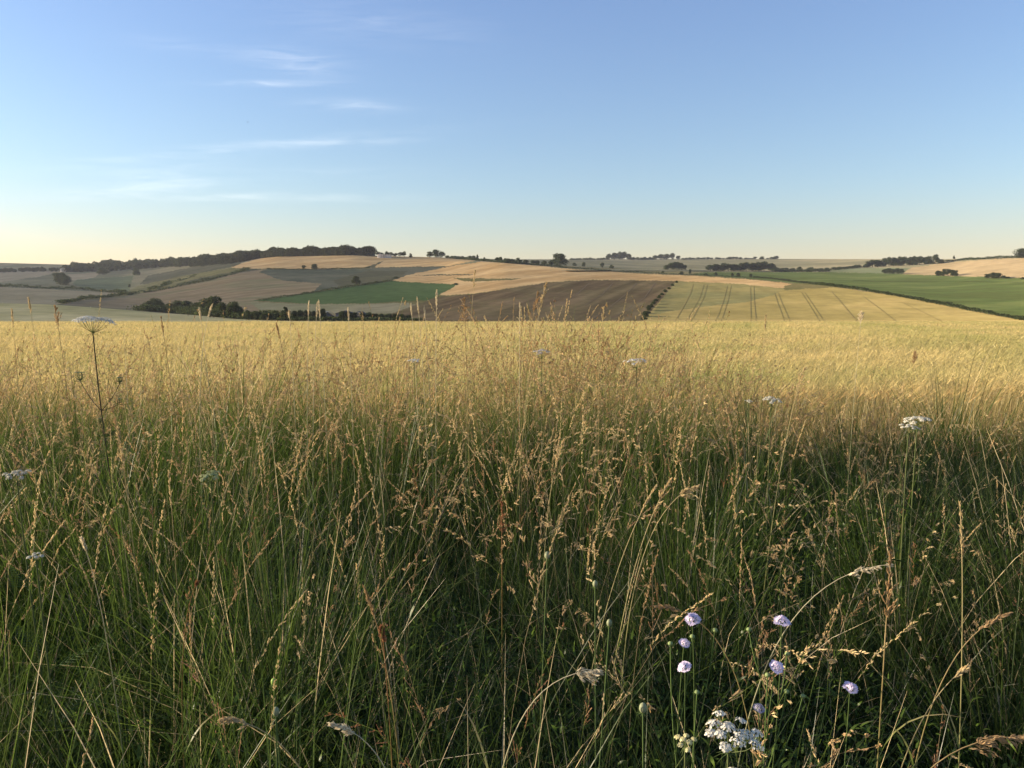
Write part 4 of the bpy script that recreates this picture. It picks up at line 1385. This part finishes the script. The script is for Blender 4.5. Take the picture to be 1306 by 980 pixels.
def carrot(u, v, d, width, dx, label, n_um=16, tilt=(0, -0.15), col=(0.66, 0.63, 0.50), seed=0, branches=(), cup=0.25, fl=38, stemc=(0.10, 0.12, 0.045), rad=0.0016, group=None):
    r = np.random.default_rng(900 + seed)
    head = np.array(tuple(P(u, v, d)))
    base = np.array([head[0] + dx, head[1] + 0.05, 0.0])
    root = empty('wild_carrot', tuple(base), label, 'wildflower', group)
    up = np.array([tilt[0], tilt[1], 1.0])
    up /= np.linalg.norm(up)
    ray_l = width * 0.42
    apex = head - up * ray_l
    path = curve(base, apex, (base * 0.45 + apex * 0.55) + np.array([-dx * 0.35, 0, 0.06]))
    g = Geo()
    g.tube(local(root, path), np.linspace(rad * 1.5, rad, len(path)), 6, stemc)
    g.obj('stem', (stalk_green,), root, True)
    g = Geo()
    a = np.cross(up, [0.2, 0.9, 0.1])
    a /= np.linalg.norm(a)
    b = np.cross(up, a)
    tips = []
    for i in range(n_um):
        q = math.sqrt((i + 0.3) / n_um)
        th = i * 2.39996 + r.uniform(-0.25, 0.25)
        tips.append(apex + up * ray_l * (1 - cup * q * q + r.uniform(-0.08, 0.08)) + (a * math.cos(th) + b * math.sin(th)) * width * 0.5 * q * r.uniform(0.85, 1.12))
    for t_ in tips:
        mid = apex * 0.5 + t_ * 0.5 + (t_ - head) * 0.12
        g.tube(local(root, [apex, mid, t_]), [0.0006, 0.0005, 0.0004], 4, (0.13, 0.16, 0.06))
    for k in range(9):      # feathery bracts under the umbel
        th = k * 0.698
        dd = a * math.cos(th) + b * math.sin(th)
        g.tube(local(root, [apex, apex + dd * width * 0.12 - up * 0.004, apex + dd * width * 0.22 - up * 0.012]), [0.0006, 0.0004, 0.0002], 3, (0.10, 0.14, 0.05))
    g.obj('umbel_rays', (stalk_green,), root)
    for t_ in tips:
        g = Geo()
        florets(g, local(root, t_), up + (t_ - head) / width * 0.7, fl, width * (0.105 if seed != 4 else 0.125) * r.uniform(0.8, 1.25), 0.0019 + width * 0.004, col, r)
        g.obj('flower_cluster', (petal,), root)
    for (t0, bx, bz, rr, kind) in branches:
        i = int(t0 * (len(path) - 1))
        p0 = path[i]
        p1 = p0 + np.array([bx, r.uniform(-0.02, 0.02), bz])
        g = Geo()
        pm = (p0 + p1) / 2 + np.array([bx * 0.1, 0, -abs(bz) * 0.08])
        g.tube(local(root, curve(p0, p1, pm, 7)), [0.0013] * 4 + [0.001] * 3, 5, stemc)
        g.obj('side_stem', (stalk_green,), root, True)
        g = Geo()
        for k in range(16):      # closed, bird-nest umbel: rays curling inwards
            th = k * 2.4
            q = 0.4 + 0.6 * (k % 4) / 3
            o = np.array([math.cos(th), math.sin(th), 0]) * rr * q
            g.tube(local(root, [p1, p1 + o * 0.9 + [0, 0, rr * 0.7], p1 + o * 0.75 + [0, 0, rr * 1.4]]), [0.0008, 0.0007, 0.0005], 4, (0.16, 0.17, 0.07))
            florets(g, local(root, p1 + o * 0.75 + [0, 0, rr * 1.4]), (0, 0, 1), 7, rr * 0.25, 0.0018, (0.30, 0.32, 0.16), r)
        for k in range(8):
            th = k * 0.785
            o = np.array([math.cos(th), math.sin(th), -0.1]) * rr
            g.tube(local(root, [p1, p1 + o * 0.7, p1 + o * 1.2 + [0, 0, rr * 0.3]]), [0.0007, 0.0005, 0.0003], 3, (0.12, 0.15, 0.06))
        g.obj('closed_umbel', (stalk_green,), root)
    # ferny leaves on the stem
    for k in range(4):
        g = Geo()
        i = 3 + k * 2
        p0 = path[i]
        th = r.uniform(0, 6.28)
        dd = np.array([math.cos(th), math.sin(th), 0.35])
        for s_ in np.linspace(0.2, 1, 9):
            q = p0 + dd * 0.10 * s_
            for sg_ in (-1, 1):
                e = q + (np.cross(dd, [0, 0, 1]) * sg_ * 0.03 + dd * 0.02) * (1.2 - s_)
                g.tube(local(root, [q, e]), [0.0012, 0.0005], 3, (0.06, 0.10, 0.03))
        g.tube(local(root, [p0, p0 + dd * 0.10]), [0.001, 0.0005], 4, (0.08, 0.11, 0.03))
        g.obj('leaf', (stalk_green,), root)
    return root


carrot(934, 932, 1.08, 0.086, 0.03, 'broad white umbel in full flower, largest and brightest bloom at the bottom right', 13, (0.10, -0.12), (0.80, 0.76, 0.62), seed=1, cup=0.1, fl=34)
carrot(953, 996, 1.02, 0.075, 0.0, 'white umbel cut off by the bottom edge just below the largest white bloom', 12, (0, -0.1), seed=2, fl=44)
carrot(874, 944, 1.12, 0.034, 0.05, 'small cream half-open umbel left of the largest white bloom', 7, (-0.1, -0.3), (0.72, 0.66, 0.34), seed=3, fl=26)
carrot(119, 406, 2.65, 0.118, 0.10, 'tall pale umbel on a dark branching stem standing against the valley on the far left', 22, (0.05, 0.05), (0.60, 0.60, 0.54), seed=4, cup=0.22, fl=40, stemc=(0.07, 0.06, 0.035), rad=0.0019,
       branches=((0.80, -0.065, 0.10, 0.020, 0), (0.80, 0.075, 0.095, 0.013, 0), (0.80, 0.055, 0.02, 0.014, 0), (0.74, -0.02, 0.05, 0.01, 0)))
carrot(528, 459, 4.0, 0.06, 0.02, 'small pale umbel in the grass tops left of the centre', 10, seed=5, col=(0.62, 0.64, 0.60), fl=24, branches=())
carrot(812, 459, 3.7, 0.10, 0.04, 'greyish umbel among the grass tops right of centre, against the barley', 14, seed=6, col=(0.58, 0.58, 0.56), fl=24)
carrot(691, 447, 4.3, 0.10, -0.03, 'faint lilac-grey umbel behind the tallest twisted grass heads', 14, seed=7, col=(0.50, 0.48, 0.50), fl=24)
carrot(984, 508, 3.1, 0.075, 0.02, 'flat white umbel seen edge-on in front of the barley, left of the paired umbel', 12, seed=8, fl=28)
carrot(955, 511, 3.3, 0.035, 0.02, 'tiny white umbel just left of the flat edge-on umbel', 7, seed=14, fl=20)
carrot(1168, 533, 2.5, 0.085, 0.03, 'upper of two flat white umbels at the edge of the barley on the right', 13, (-0.15, 0), seed=9, fl=30)
carrot(1160, 543, 2.45, 0.06, 0.02, 'lower of two flat white umbels at the edge of the barley on the right', 10, (0.1, 0), seed=10, fl=30)
carrot(268, 604, 1.95, 0.055, 0.02, 'greenish umbel gone over, in the grass on the left', 12, seed=11, col=(0.34, 0.38, 0.18), fl=22)
carrot(45, 708, 1.55, 0.03, 0.03, 'tiny white umbel near the left edge halfway down the grass', 6, seed=12, fl=26)
carrot(20, 603, 1.8, 0.06, 0.05, 'pale seed umbel at the left edge of the view', 11, seed=13, col=(0.50, 0.47, 0.36), fl=20)


def ball(g, c, r_, col, sq=1.0, n=8, m=6):
    v = []
    for i in range(m + 1):
        th = math.pi * i / m
        for k in range(n):
            ph = 2 * math.pi * k / n
            v.append((c[0] + r_ * math.sin(th) * math.cos(ph), c[1] + r_ * math.sin(th) * math.sin(ph), c[2] + r_ * sq * math.cos(th)))
    q = [(i * n + k, i * n + (k + 1) % n, (i + 1) * n + (k + 1) % n, (i + 1) * n + k) for i in range(m) for k in range(n)]
    g.add(v, q, None, col)


def scabious(u, v, d, size, dx, label, tilt=(0, -0.3), buds=(), seed=0, col=(0.78, 0.67, 0.80)):
    r = np.random.default_rng(700 + seed)
    head = np.array(tuple(P(u, v, d)))
    base = np.array([head[0] + dx, head[1] + 0.10, 0.0])
    root = empty('scabious', tuple(base), label, 'wildflower')
    up = np.array([tilt[0], tilt[1], 1.0])
    up /= np.linalg.norm(up)
    path = curve(base, head - up * 0.004, head + np.array([dx * 0.2 + 0.025 * math.sin(seed * 2.1), 0.03, -0.30]))
    g = Geo()
    g.tube(local(root, path), np.linspace(0.0013, 0.0008, len(path)), 6, (0.075, 0.11, 0.035))
    g.obj('stem', (stalk_green,), root, True)
    R = size / 2
    g = Geo()
    ball(g, local(root, head - up * 0.002), R * 0.42, (0.12, 0.17, 0.06), 0.7)
    a = np.cross(up, [0.2, 0.9, 0.1])
    a /= np.linalg.norm(a)
    b = np.cross(up, a)
    for k in range(10):      # green bracts
        th = k * 0.628
        dd = a * math.cos(th) + b * math.sin(th)
        w_ = np.cross(up, dd) * R * 0.12
        c = local(root, head - up * 0.003)
        g.add([c + w_, c - w_, c + dd * R * 0.85 - up * R * 0.1], None, [(0, 1, 2)], (0.10, 0.16, 0.05))
    g.obj('bracts', (stalk_green,), root)
    g = Geo()
    c0 = local(root, head)
    florets(g, c0 + up * R * 0.15, up, 46, R * 0.70, R * 0.19, col, r, 0.9)
    for k in range(14):      # larger lobed petals round the rim
        th = k * 0.4488 + r.uniform(-0.1, 0.1)
        dd = a * math.cos(th) + b * math.sin(th)
        w_ = np.cross(up, dd)
        ln = R * r.uniform(0.42, 0.72)
        s0 = c0 + dd * R * 0.55 + up * R * 0.12
        dr = dd + up * r.uniform(-0.25, 0.15)
        cc = np.array(col) * r.uniform(0.9, 1.15)
        for j, off in enumerate((-0.5, 0, 0.5)):
            o = w_ * off * ln * 0.6
            g.add([s0 + o * 0.4, s0 + dr * ln * 0.6 + o + w_ * ln * 0.20, s0 + dr * ln * (1.05 if off == 0 else 0.85) + o * 1.15, s0 + dr * ln * 0.6 + o - w_ * ln * 0.20], [(0, 1, 2, 3)], None, cc)
    g.obj('flower_head', (petal,), root)
    for (t0, bu, bv) in buds:
        i = int(t0 * (len(path) - 1))
        p0 = path[i]
        p1 = np.array(tuple(P(bu, bv, d)))
        g = Geo()
        g.tube(local(root, curve(p0, p1, (p0 + p1) / 2 + np.array([(p1[0] - p0[0]) * 0.2, 0, -0.02]), 7)), [0.001] * 7, 5, (0.10, 0.15, 0.045))
        g.obj('side_stem', (stalk_green,), root, True)
        g = Geo()
        ball(g, local(root, p1), 0.0042, (0.24, 0.30, 0.12), 0.8)
        for k in range(8):
            th = k * 0.785
            dd = np.array([math.cos(th), math.sin(th), -0.2])
            c = local(root, p1)
            w_ = np.array([-dd[1], dd[0], 0]) * 0.001
            g.add([c + w_, c - w_, c + dd * 0.008], None, [(0, 1, 2)], (0.13, 0.2, 0.06))
        g.obj('bud', (stalk_green,), root)
    return root


scabious(883, 790, 1.24, 0.024, 0.02, 'lilac scabious flower directly under the brown head pointing left, highest of the left three', (-0.1, -0.5), ((0.72, 912, 804),), 1)
scabious(873, 821, 1.22, 0.017, 0.03, 'smallest lilac scabious flower, middle of the left three stacked above each other', (0.1, -0.5), ((0.70, 855, 821), (0.8, 883, 812)), 2)
scabious(873, 851, 1.20, 0.020, 0.05, 'lilac scabious flower lowest of the left three, nodding to the left', (-0.5, -0.5), ((0.6, 889, 883),), 3)
scabious(997, 793, 1.27, 0.025, -0.03, 'round lilac scabious flower on a tall green stem, highest on the right side', (-0.05, -0.25), ((0.78, 955, 803), (0.82, 1004, 834)), 4)
scabious(990, 851, 1.20, 0.022, 0.0, 'ragged lilac scabious flower tipped up below the tall round one', (0.3, -0.7), ((0.7, 1003, 882), (0.7, 1024, 888), (0.8, 979, 861)), 5)
scabious(1085, 878, 1.18, 0.021, 0.02, 'single lilac scabious flower farthest to the right, among arched grass', (0.1, -0.5), (), 6)
scabious(968, 904, 1.28, 0.019, 0.02, 'dull greyish scabious flower just above the broad white umbel', (0.1, -0.3), (), 7, (0.36, 0.34, 0.42))  # petal colour set duller and greyer than the other heads


def bud_stalk(u, v, d, rad, dx, label, col=(0.26, 0.28, 0.16)):
    head = np.array(tuple(P(u, v, d)))
    base = np.array([head[0] + dx, head[1] + 0.08, 0.0])
    root = empty('flower_bud', tuple(base), label, 'wildflower')
    path = curve(base, head, head + np.array([dx * 0.3, 0.02, -0.3]))
    g = Geo()
    g.tube(local(root, path), np.linspace(0.0018, 0.0011, len(path)), 6, (0.09, 0.13, 0.045))
    g.obj('stem', (stalk_green,), root, True)
    g = Geo()
    ball(g, local(root, head + [0, 0, rad]), rad, col, 1.35, 10, 8)
    for k in range(9):
        th = k * 0.698
        dd = np.array([math.cos(th), math.sin(th), -0.3])
        w_ = np.array([-dd[1], dd[0], 0]) * rad * 0.2
        c = local(root, head)
        g.add([c + w_, c - w_, c + dd * rad * 2.0], None, [(0, 1, 2)], (0.11, 0.16, 0.05))
    g.obj('bud', (stalk_green,), root)


bud_stalk(820, 908, 1.12, 0.0058, 0.03, 'plump pale green bud left of the cream half-open umbel')
bud_stalk(352, 912, 1.10, 0.0050, -0.03, 'grey-green bud low in the shaded grass left of centre')
bud_stalk(349, 873, 1.20, 0.0042, 0.02, 'bright green bud in the shaded grass on the lower left', (0.30, 0.42, 0.10))
bud_stalk(759, 748, 1.45, 0.0048, 0.02, 'green bud on a thin stem in the middle of the verge')
bud_stalk(777, 798, 1.35, 0.0048, -0.04, 'green bud just lower right of the bud in the middle of the verge')
bud_stalk(698, 712, 1.5, 0.0055, -0.03, 'larger green bud upper left of the bud in the middle of the verge')


def stalk(u, v, d, dx, dy, lean, head_len, kind, label, col='straw', thick=0.0011, seed=0, reach=0.03, droop=0.3, dens=1.0):
    """one grass stem in seed. (u, v) its tip, dx/dy where it roots from the tip, lean how far the tip swings over"""
    r = np.random.default_rng(300 + seed)
    tip = np.array(tuple(P(u, v, d)))
    base = np.array([tip[0] + dx, tip[1] + dy, 0.0])
    root = empty('grass_stalk', tuple(base), label, 'grass stalk')
    ctrl = np.array([base[0] * 0.75 + tip[0] * 0.25 - lean * 0.3, (base[1] + tip[1]) / 2, tip[2] * (0.75 + 0.5 * abs(lean))])
    path = curve(base, tip, ctrl, 26)
    L_ = np.linalg.norm(np.diff(path, axis=0), axis=1).sum()
    k0 = max(2.0, 25 * (1 - head_len / L_))
    C_ = {'straw': STRAW, 'tan': TAN, 'rust': RUST, 'pale': rgb(0.76, 0.66, 0.45)}[col]
    g = Geo()
    tt = np.linspace(0, 1, 26)[:, None]
    g.tube(local(root, path), np.linspace(thick * 1.3, thick * 0.45, 26), 5, np.repeat(BRIGHT * 0.9 * (1 - tt) + C_ * 0.9 * tt, 5, 0))
    g.obj('stem', (straw,), root, True)
    cen = local(root, path)[None]
    c1 = C_[None] * 1.0
    one = np.ones(1)
    if kind == 'oat':
        v_, f_, c_ = panicle(cen, k0, int(16 * dens), 7, one * reach, one * 0.0095, one * 0.0024, c1, np.full((1, 1, 1), droop), seed)
    elif kind == 'spike':
        v_, f_, c_ = spikelets(cen, k0, int(64 * dens), one * reach * 0.12, one * 0.0105, one * 0.0022, c1, 0.1, seed, 0.7)
    else:
        v_, f_, c_ = panicle(cen, k0, int(26 * dens), 6, one * reach, one * 0.0050, one * 0.0019, c1, np.full((1, 1, 1), droop), seed)
    np_obj('seed_head', v_, f_, (straw,), c_, parent=root)
    i = int(r.uniform(8, 13))
    p0 = local(root, path[i])
    v_, f_, c_, _ = strips(p0[None], np.array([r.uniform(0, 6.28)]), np.array([r.uniform(0.12, 0.2)]), np.array([0.25]), np.array([1.3]), np.array([0.005]), 6, np.array([0.4]), (BRIGHT * 0.9)[None], (STRAW * 0.6)[None])
    np_obj('leaf', v_, f_, (plant,), c_, parent=root)
    return root


S = stalk
S(697, 361, 3.2, -0.14, 0.05, 0.0, 0.24, 'oat', 'tall straw stalk with twisted head leaning right across the ploughed field', 'straw', 0.0016, 1, 0.05, 0.0, 1.3)
S(686, 371, 3.15, -0.10, 0.1, 0.0, 0.20, 'oat', 'straw stalk just left of and below the tall twisted head', 'tan', 0.0016, 2, 0.05, 0.0)
S(706, 392, 3.2, -0.16, 0.1, 0.1, 0.10, 'spike', 'short straw side stalk right of the tall twisted head', 'straw', 0.0014, 3)
S(663, 386, 3.4, 0.0, 0.1, 0.0, 0.12, 'spike', 'stubby pale spike between the tall twisted head and the tangled head', 'pale', 0.0015, 4)
S(606, 345, 3.0, -0.06, 0.1, 0.0, 0.13, 'bent', 'very thin faint stalk whose tip crosses the golden hill, tallest in the view', 'straw', 0.0008, 5, 0.015)
S(592, 381, 3.05, 0.03, 0.1, 0.05, 0.20, 'oat', 'thick tangled brown head standing against the ploughed field', 'tan', 0.0020, 6, 0.07, 0.5, 1.6)
S(557, 370, 2.95, -0.02, 0.1, 0.0, 0.13, 'spike', 'straight pale spike over the left end of the ploughed field', 'pale', 0.0015, 7, 0.05)
S(532, 379, 3.2, 0.04, 0.1, 0.0, 0.12, 'spike', 'slender pale spike, middle of the three left of the straight pale spike', 'pale', 0.0013, 8)
S(524, 387, 3.2, 0.03, 0.1, 0.0, 0.09, 'spike', 'slender pale spike, leftmost of the three left of the straight pale spike', 'pale', 0.0013, 9)
S(541, 390, 3.2, 0.03, 0.1, 0.0, 0.09, 'spike', 'slender pale spike, rightmost of the three left of the straight pale spike', 'pale', 0.0013, 10)
S(394, 384, 3.0, -0.05, 0.1, 0.0, 0.10, 'spike', 'pale spike leaning right in front of the farm trees', 'pale', 0.0014, 11)
S(405, 385, 3.0, -0.07, 0.12, 0.0, 0.11, 'spike', 'pale slanting spike forming a fork in front of the farm', 'pale', 0.0014, 12)
S(406.5, 383, 2.98, 0.01, 0.1, 0.0, 0.12, 'spike', 'upright pale spike forming a fork in front of the farm', 'pale', 0.0014, 13)
S(369, 397, 2.9, 0.0, 0.1, 0.0, 0.05, 'oat', 'short plump whitish head just left of the farm', 'pale', 0.0014, 14, 0.02, 0.2)
S(444, 393, 3.1, 0.0, 0.1, 0.0, 0.09, 'spike', 'pale spike in front of the blue-grey farm shed', 'pale', 0.0013, 15)
S(271, 388, 2.8, -0.08, 0.1, 0.2, 0.12, 'spike', 'forked pale stalk in front of the dark valley trees', 'pale', 0.0014, 16)
S(254, 393, 2.85, 0.03, 0.1, 0.0, 0.08, 'spike', 'small nodding pale head left of the forked stalk in front of the dark trees', 'pale', 0.0012, 17)
S(36, 379, 2.9, 0.02, 0.1, 0.0, 0.11, 'spike', 'thin pale stalk against the far left slope', 'straw', 0.0011, 18)
S(15, 394, 2.9, -0.03, 0.1, 0.0, 0.10, 'spike', 'thin pale stalk nearest the left edge crossing the pale slope', 'straw', 0.0011, 19)
S(70, 391, 2.8, 0.02, 0.1, 0.0, 0.13, 'oat', 'reddish straw head just left of the tall pale umbel', 'tan', 0.0014, 20, 0.04, 0.1)
S(205, 404, 2.7, 0.06, 0.1, 0.1, 0.12, 'spike', 'dark slanting head against bright barley right of the tall pale umbel', 'tan', 0.0016, 21)
S(352, 412, 2.6, 0.14, 0.1, 0.25, 0.16, 'spike', 'dark curved head bending over bright barley below the farm', 'tan', 0.0016, 22)
S(770, 392, 3.6, -0.03, 0.1, 0.0, 0.12, 'oat', 'thin stalk in front of the lower right of the ploughed field', 'straw', 0.0011, 23, 0.03, 0.1)
S(763, 411, 2.8, 0.02, 0.1, 0.0, 0.16, 'bent', 'dark branching stalk silhouetted on barley right of centre', 'tan', 0.0014, 24, 0.05, 0.0, 0.5)
S(1099, 398, 3.2, 0.0, 0.1, 0.0, 0.10, 'oat', 'feathery pale head overlapping the striped field on the right', 'pale', 0.001, 25, 0.05, 0.3)
S(977, 402, 3.0, 0.0, 0.1, 0.0, 0.10, 'spike', 'single thin stalk standing before the striped field', 'straw', 0.001, 26)
S(1026, 470, 2.5, -0.10, 0.1, 0.0, 0.15, 'oat', 'loose straw head leaning right in front of the barley on the right', 'straw', 0.0013, 27, 0.04, 0.2)
S(1167, 448, 2.6, 0.02, 0.1, 0.0, 0.08, 'bent', 'thin lone stalk reaching up into the barley on the right', 'tan', 0.0009, 28)
S(1224, 640, 1.55, 0.06, 0.05, 0.0, 0.17, 'spike', 'upright jagged straw spike standing alone on the right', 'straw', 0.0014, 29, 0.035, 0.2, 0.7)
S(1136, 706, 1.35, 0.01, 0.05, 0.0, 0.20, 'oat', 'bristly rust-tinted head standing upright above arched grass on the right', 'tan', 0.0015, 30, 0.03, 0.0, 1.5)
S(1140, 720, 1.4, -0.26, 0.05, 0.45, 0.16, 'oat', 'pale stalk arching over from the left on the right side', 'pale', 0.0012, 31, 0.02, 0.4)
S(891, 619, 1.7, -0.14, 0.05, 0.35, 0.12, 'oat', 'feathery golden head drooping right in the middle of the verge', 'straw', 0.0012, 32, 0.035, 0.5, 1.3)
S(857, 609, 1.75, -0.16, 0.05, 0.05, 0.17, 'oat', 'long golden head leaning right beside the feathery drooping head', 'straw', 0.0014, 33, 0.025, 0.1, 1.3)
S(838, 618, 1.7, -0.20, 0.05, 0.0, 0.12, 'spike', 'thin golden head leaning right, left of the long golden head', 'straw', 0.0012, 34)
S(836, 773, 1.24, 0.16, 0.05, -0.45, 0.08, 'spike', 'brown head pointing left just above the lilac flowers', 'tan', 0.0012, 35, 0.04)
S(765, 856, 1.16, -0.13, 0.03, 0.5, 0.08, 'oat', 'fluffy pale head lying sideways left of the lilac flowers', 'pale', 0.0012, 36, 0.025, 0.5, 1.4)
S(463, 748, 1.30, 0.06, 0.05, -0.1, 0.11, 'spike', 'dark straw head tilted left in the shade near the centre left', 'tan', 0.0013, 37)
S(487, 800, 1.22, 0.02, 0.05, 0.0, 0.05, 'oat', 'short rusty head catching the light in the shade, centre left', 'rust', 0.0013, 38, 0.02, 0.3, 1.6)
S(1306, 940, 1.12, -0.20, 0.03, 0.5, 0.13, 'oat', 'rust-coloured head drooping towards the lower right corner', 'tan', 0.0014, 39, 0.035, 0.4, 1.6)
S(1290, 782, 1.25, -0.12, 0.05, 0.35, 0.12, 'spike', 'pinkish slender head curving right near the right edge', 'tan', 0.0012, 40)
S(1235, 850, 1.2, -0.12, 0.05, 0.2, 0.05, 'spike', 'short pale head leaning right above the lower right corner', 'straw', 0.0012, 41)
S(104, 686, 1.5, 0.05, 0.05, -0.05, 0.05, 'spike', 'short bright straw head in the grass on the left', 'pale', 0.0012, 42)
S(252, 742, 1.4, -0.03, 0.05, 0.2, 0.02, 'spike', 'tiny reddish curled head in the grass on the left', 'rust', 0.0011, 43)
S(282, 917, 1.1, 0.13, 0.03, -0.45, 0.08, 'oat', 'fluffy pale head pointing left low in the shaded grass', 'straw', 0.0012, 44, 0.02, 0.4)
S(422, 924, 1.08, 0.08, 0.03, -0.4, 0.09, 'oat', 'whitish head arching left at the bottom centre left', 'pale', 0.0012, 45, 0.014, 0.3)
S(150, 545, 2.0, 0.03, 0.05, 0.0, 0.20, 'oat', 'dense golden brown head leaning left below the tall pale umbel', 'straw', 0.0016, 46, 0.03, 0.1, 1.5)
S(138, 500, 2.2, 0.06, 0.05, 0.0, 0.18, 'bent', 'fine reddish head directly below the tall pale umbel', 'tan', 0.0014, 47, 0.03)
S(215, 600, 1.9, 0.0, 0.05, 0.0, 0.15, 'spike', 'upright golden spike left of the greenish umbel', 'straw', 0.0014, 48)
S(720, 560, 2.2, -0.05, 0.05, 0.15, 0.16, 'oat', 'golden feathery head in the thick of the centre grass', 'straw', 0.0014, 49, 0.04, 0.4, 1.5)
S(640, 640, 1.8, 0.0, 0.05, 0.0, 0.14, 'oat', 'rusty head among straw stems in the centre', 'rust', 0.0013, 50, 0.03, 0.3)

# a bird far off in the sky
bp = P(316, 156, 170)
br = empty('bird', bp, 'tiny dark bird gliding high in the sky on the left', 'bird')
feather = field_mat('dark_feathers', (0.03, 0.03, 0.03), (0.05, 0.05, 0.05), 4.0)
g = Geo()
ts = np.linspace(-1, 1, 9)
g.tube([(x * 0.16, 0, 0.01 * math.cos(x)) for x in ts], [0.003 + 0.035 * math.sqrt(max(0, 1 - (x * 0.98) ** 2)) for x in ts], 8)
for sgn in (-1, 1):
    g.add([(0.05, sgn * 0.02, 0.01), (0.07, sgn * 0.12, 0.05), (-0.02, sgn * 0.30, 0.04), (-0.05, sgn * 0.14, 0.045), (-0.06, sgn * 0.02, 0.01)], [(0, 1, 3, 4)], [(1, 2, 3)])
    g.add([(0.05, sgn * 0.02, 0.0), (0.07, sgn * 0.12, 0.04), (-0.02, sgn * 0.30, 0.037), (-0.05, sgn * 0.14, 0.035), (-0.06, sgn * 0.02, 0.0)], [(0, 1, 3, 4)], [(1, 2, 3)])
g.add([(-0.12, 0.01, 0), (-0.12, -0.01, 0), (-0.24, -0.04, 0), (-0.24, 0.04, 0)], [(0, 1, 2, 3)])
g.obj('body', (feather,), br)

# ------------------------------------------------------------------ one label for each tree of a row or clump
ORD = ['leftmost', 'second-from-left', 'third-from-left', 'fourth-from-left', 'fifth-from-left', 'sixth-from-left', 'seventh-from-left', 'eighth-from-left',
       'ninth-from-left', 'tenth-from-left', 'eleventh-from-left', 'twelfth-from-left', 'thirteenth-from-left', 'fourteenth-from-left', 'fifteenth-from-left'] + [q + '-from-left' for q in ('sixteenth', 'seventeenth', 'eighteenth', 'nineteenth', 'twentieth', 'twenty-first', 'twenty-second', 'twenty-third', 'twenty-fourth', 'twenty-fifth', 'twenty-sixth')]
BYG = {}
for o in list(COL.objects):
    if o.parent is None and 'group' in o:
        BYG.setdefault(o['group'], []).append(o)
for gname, os_ in BYG.items():
    if len(os_) > 26:
        continue
    os_.sort(key=lambda o: o.location.x / o.location.y)
    for i, o in enumerate(os_):
        w_ = 'rightmost' if i == len(os_) - 1 else ORD[i]
        o['label'] = w_ + ' ' + o['label']

# ------------------------------------------------------------------ haze
hz_m, hn, hl = new_mat('haze_air')
ho = hn.new('ShaderNodeOutputMaterial')
pv = hn.new('ShaderNodeVolumePrincipled')
pv.inputs['Color'].default_value = (0.86, 0.90, 1.0, 1)
pv.inputs['Density'].default_value = 0.000036
pv.inputs['Anisotropy'].default_value = 0.1
hl(pv.outputs[0], ho.inputs['Volume'])
hb = Geo()
X0, X1, Y0, Y1, Z0, Z1 = -16500, 16500, -200, 24500, -260, 190
hb.add([(X0, Y0, Z0), (X1, Y0, Z0), (X1, Y1, Z0), (X0, Y1, Z0), (X0, Y0, Z1), (X1, Y0, Z1), (X1, Y1, Z1), (X0, Y1, Z1)],
       [(0, 3, 2, 1), (4, 5, 6, 7), (0, 1, 5, 4), (1, 2, 6, 5), (2, 3, 7, 6), (3, 0, 4, 7)])
haze = hb.obj('haze', (hz_m,))
tag(haze, kind='stuff')
print('max terrain', allv[:, 2].max())
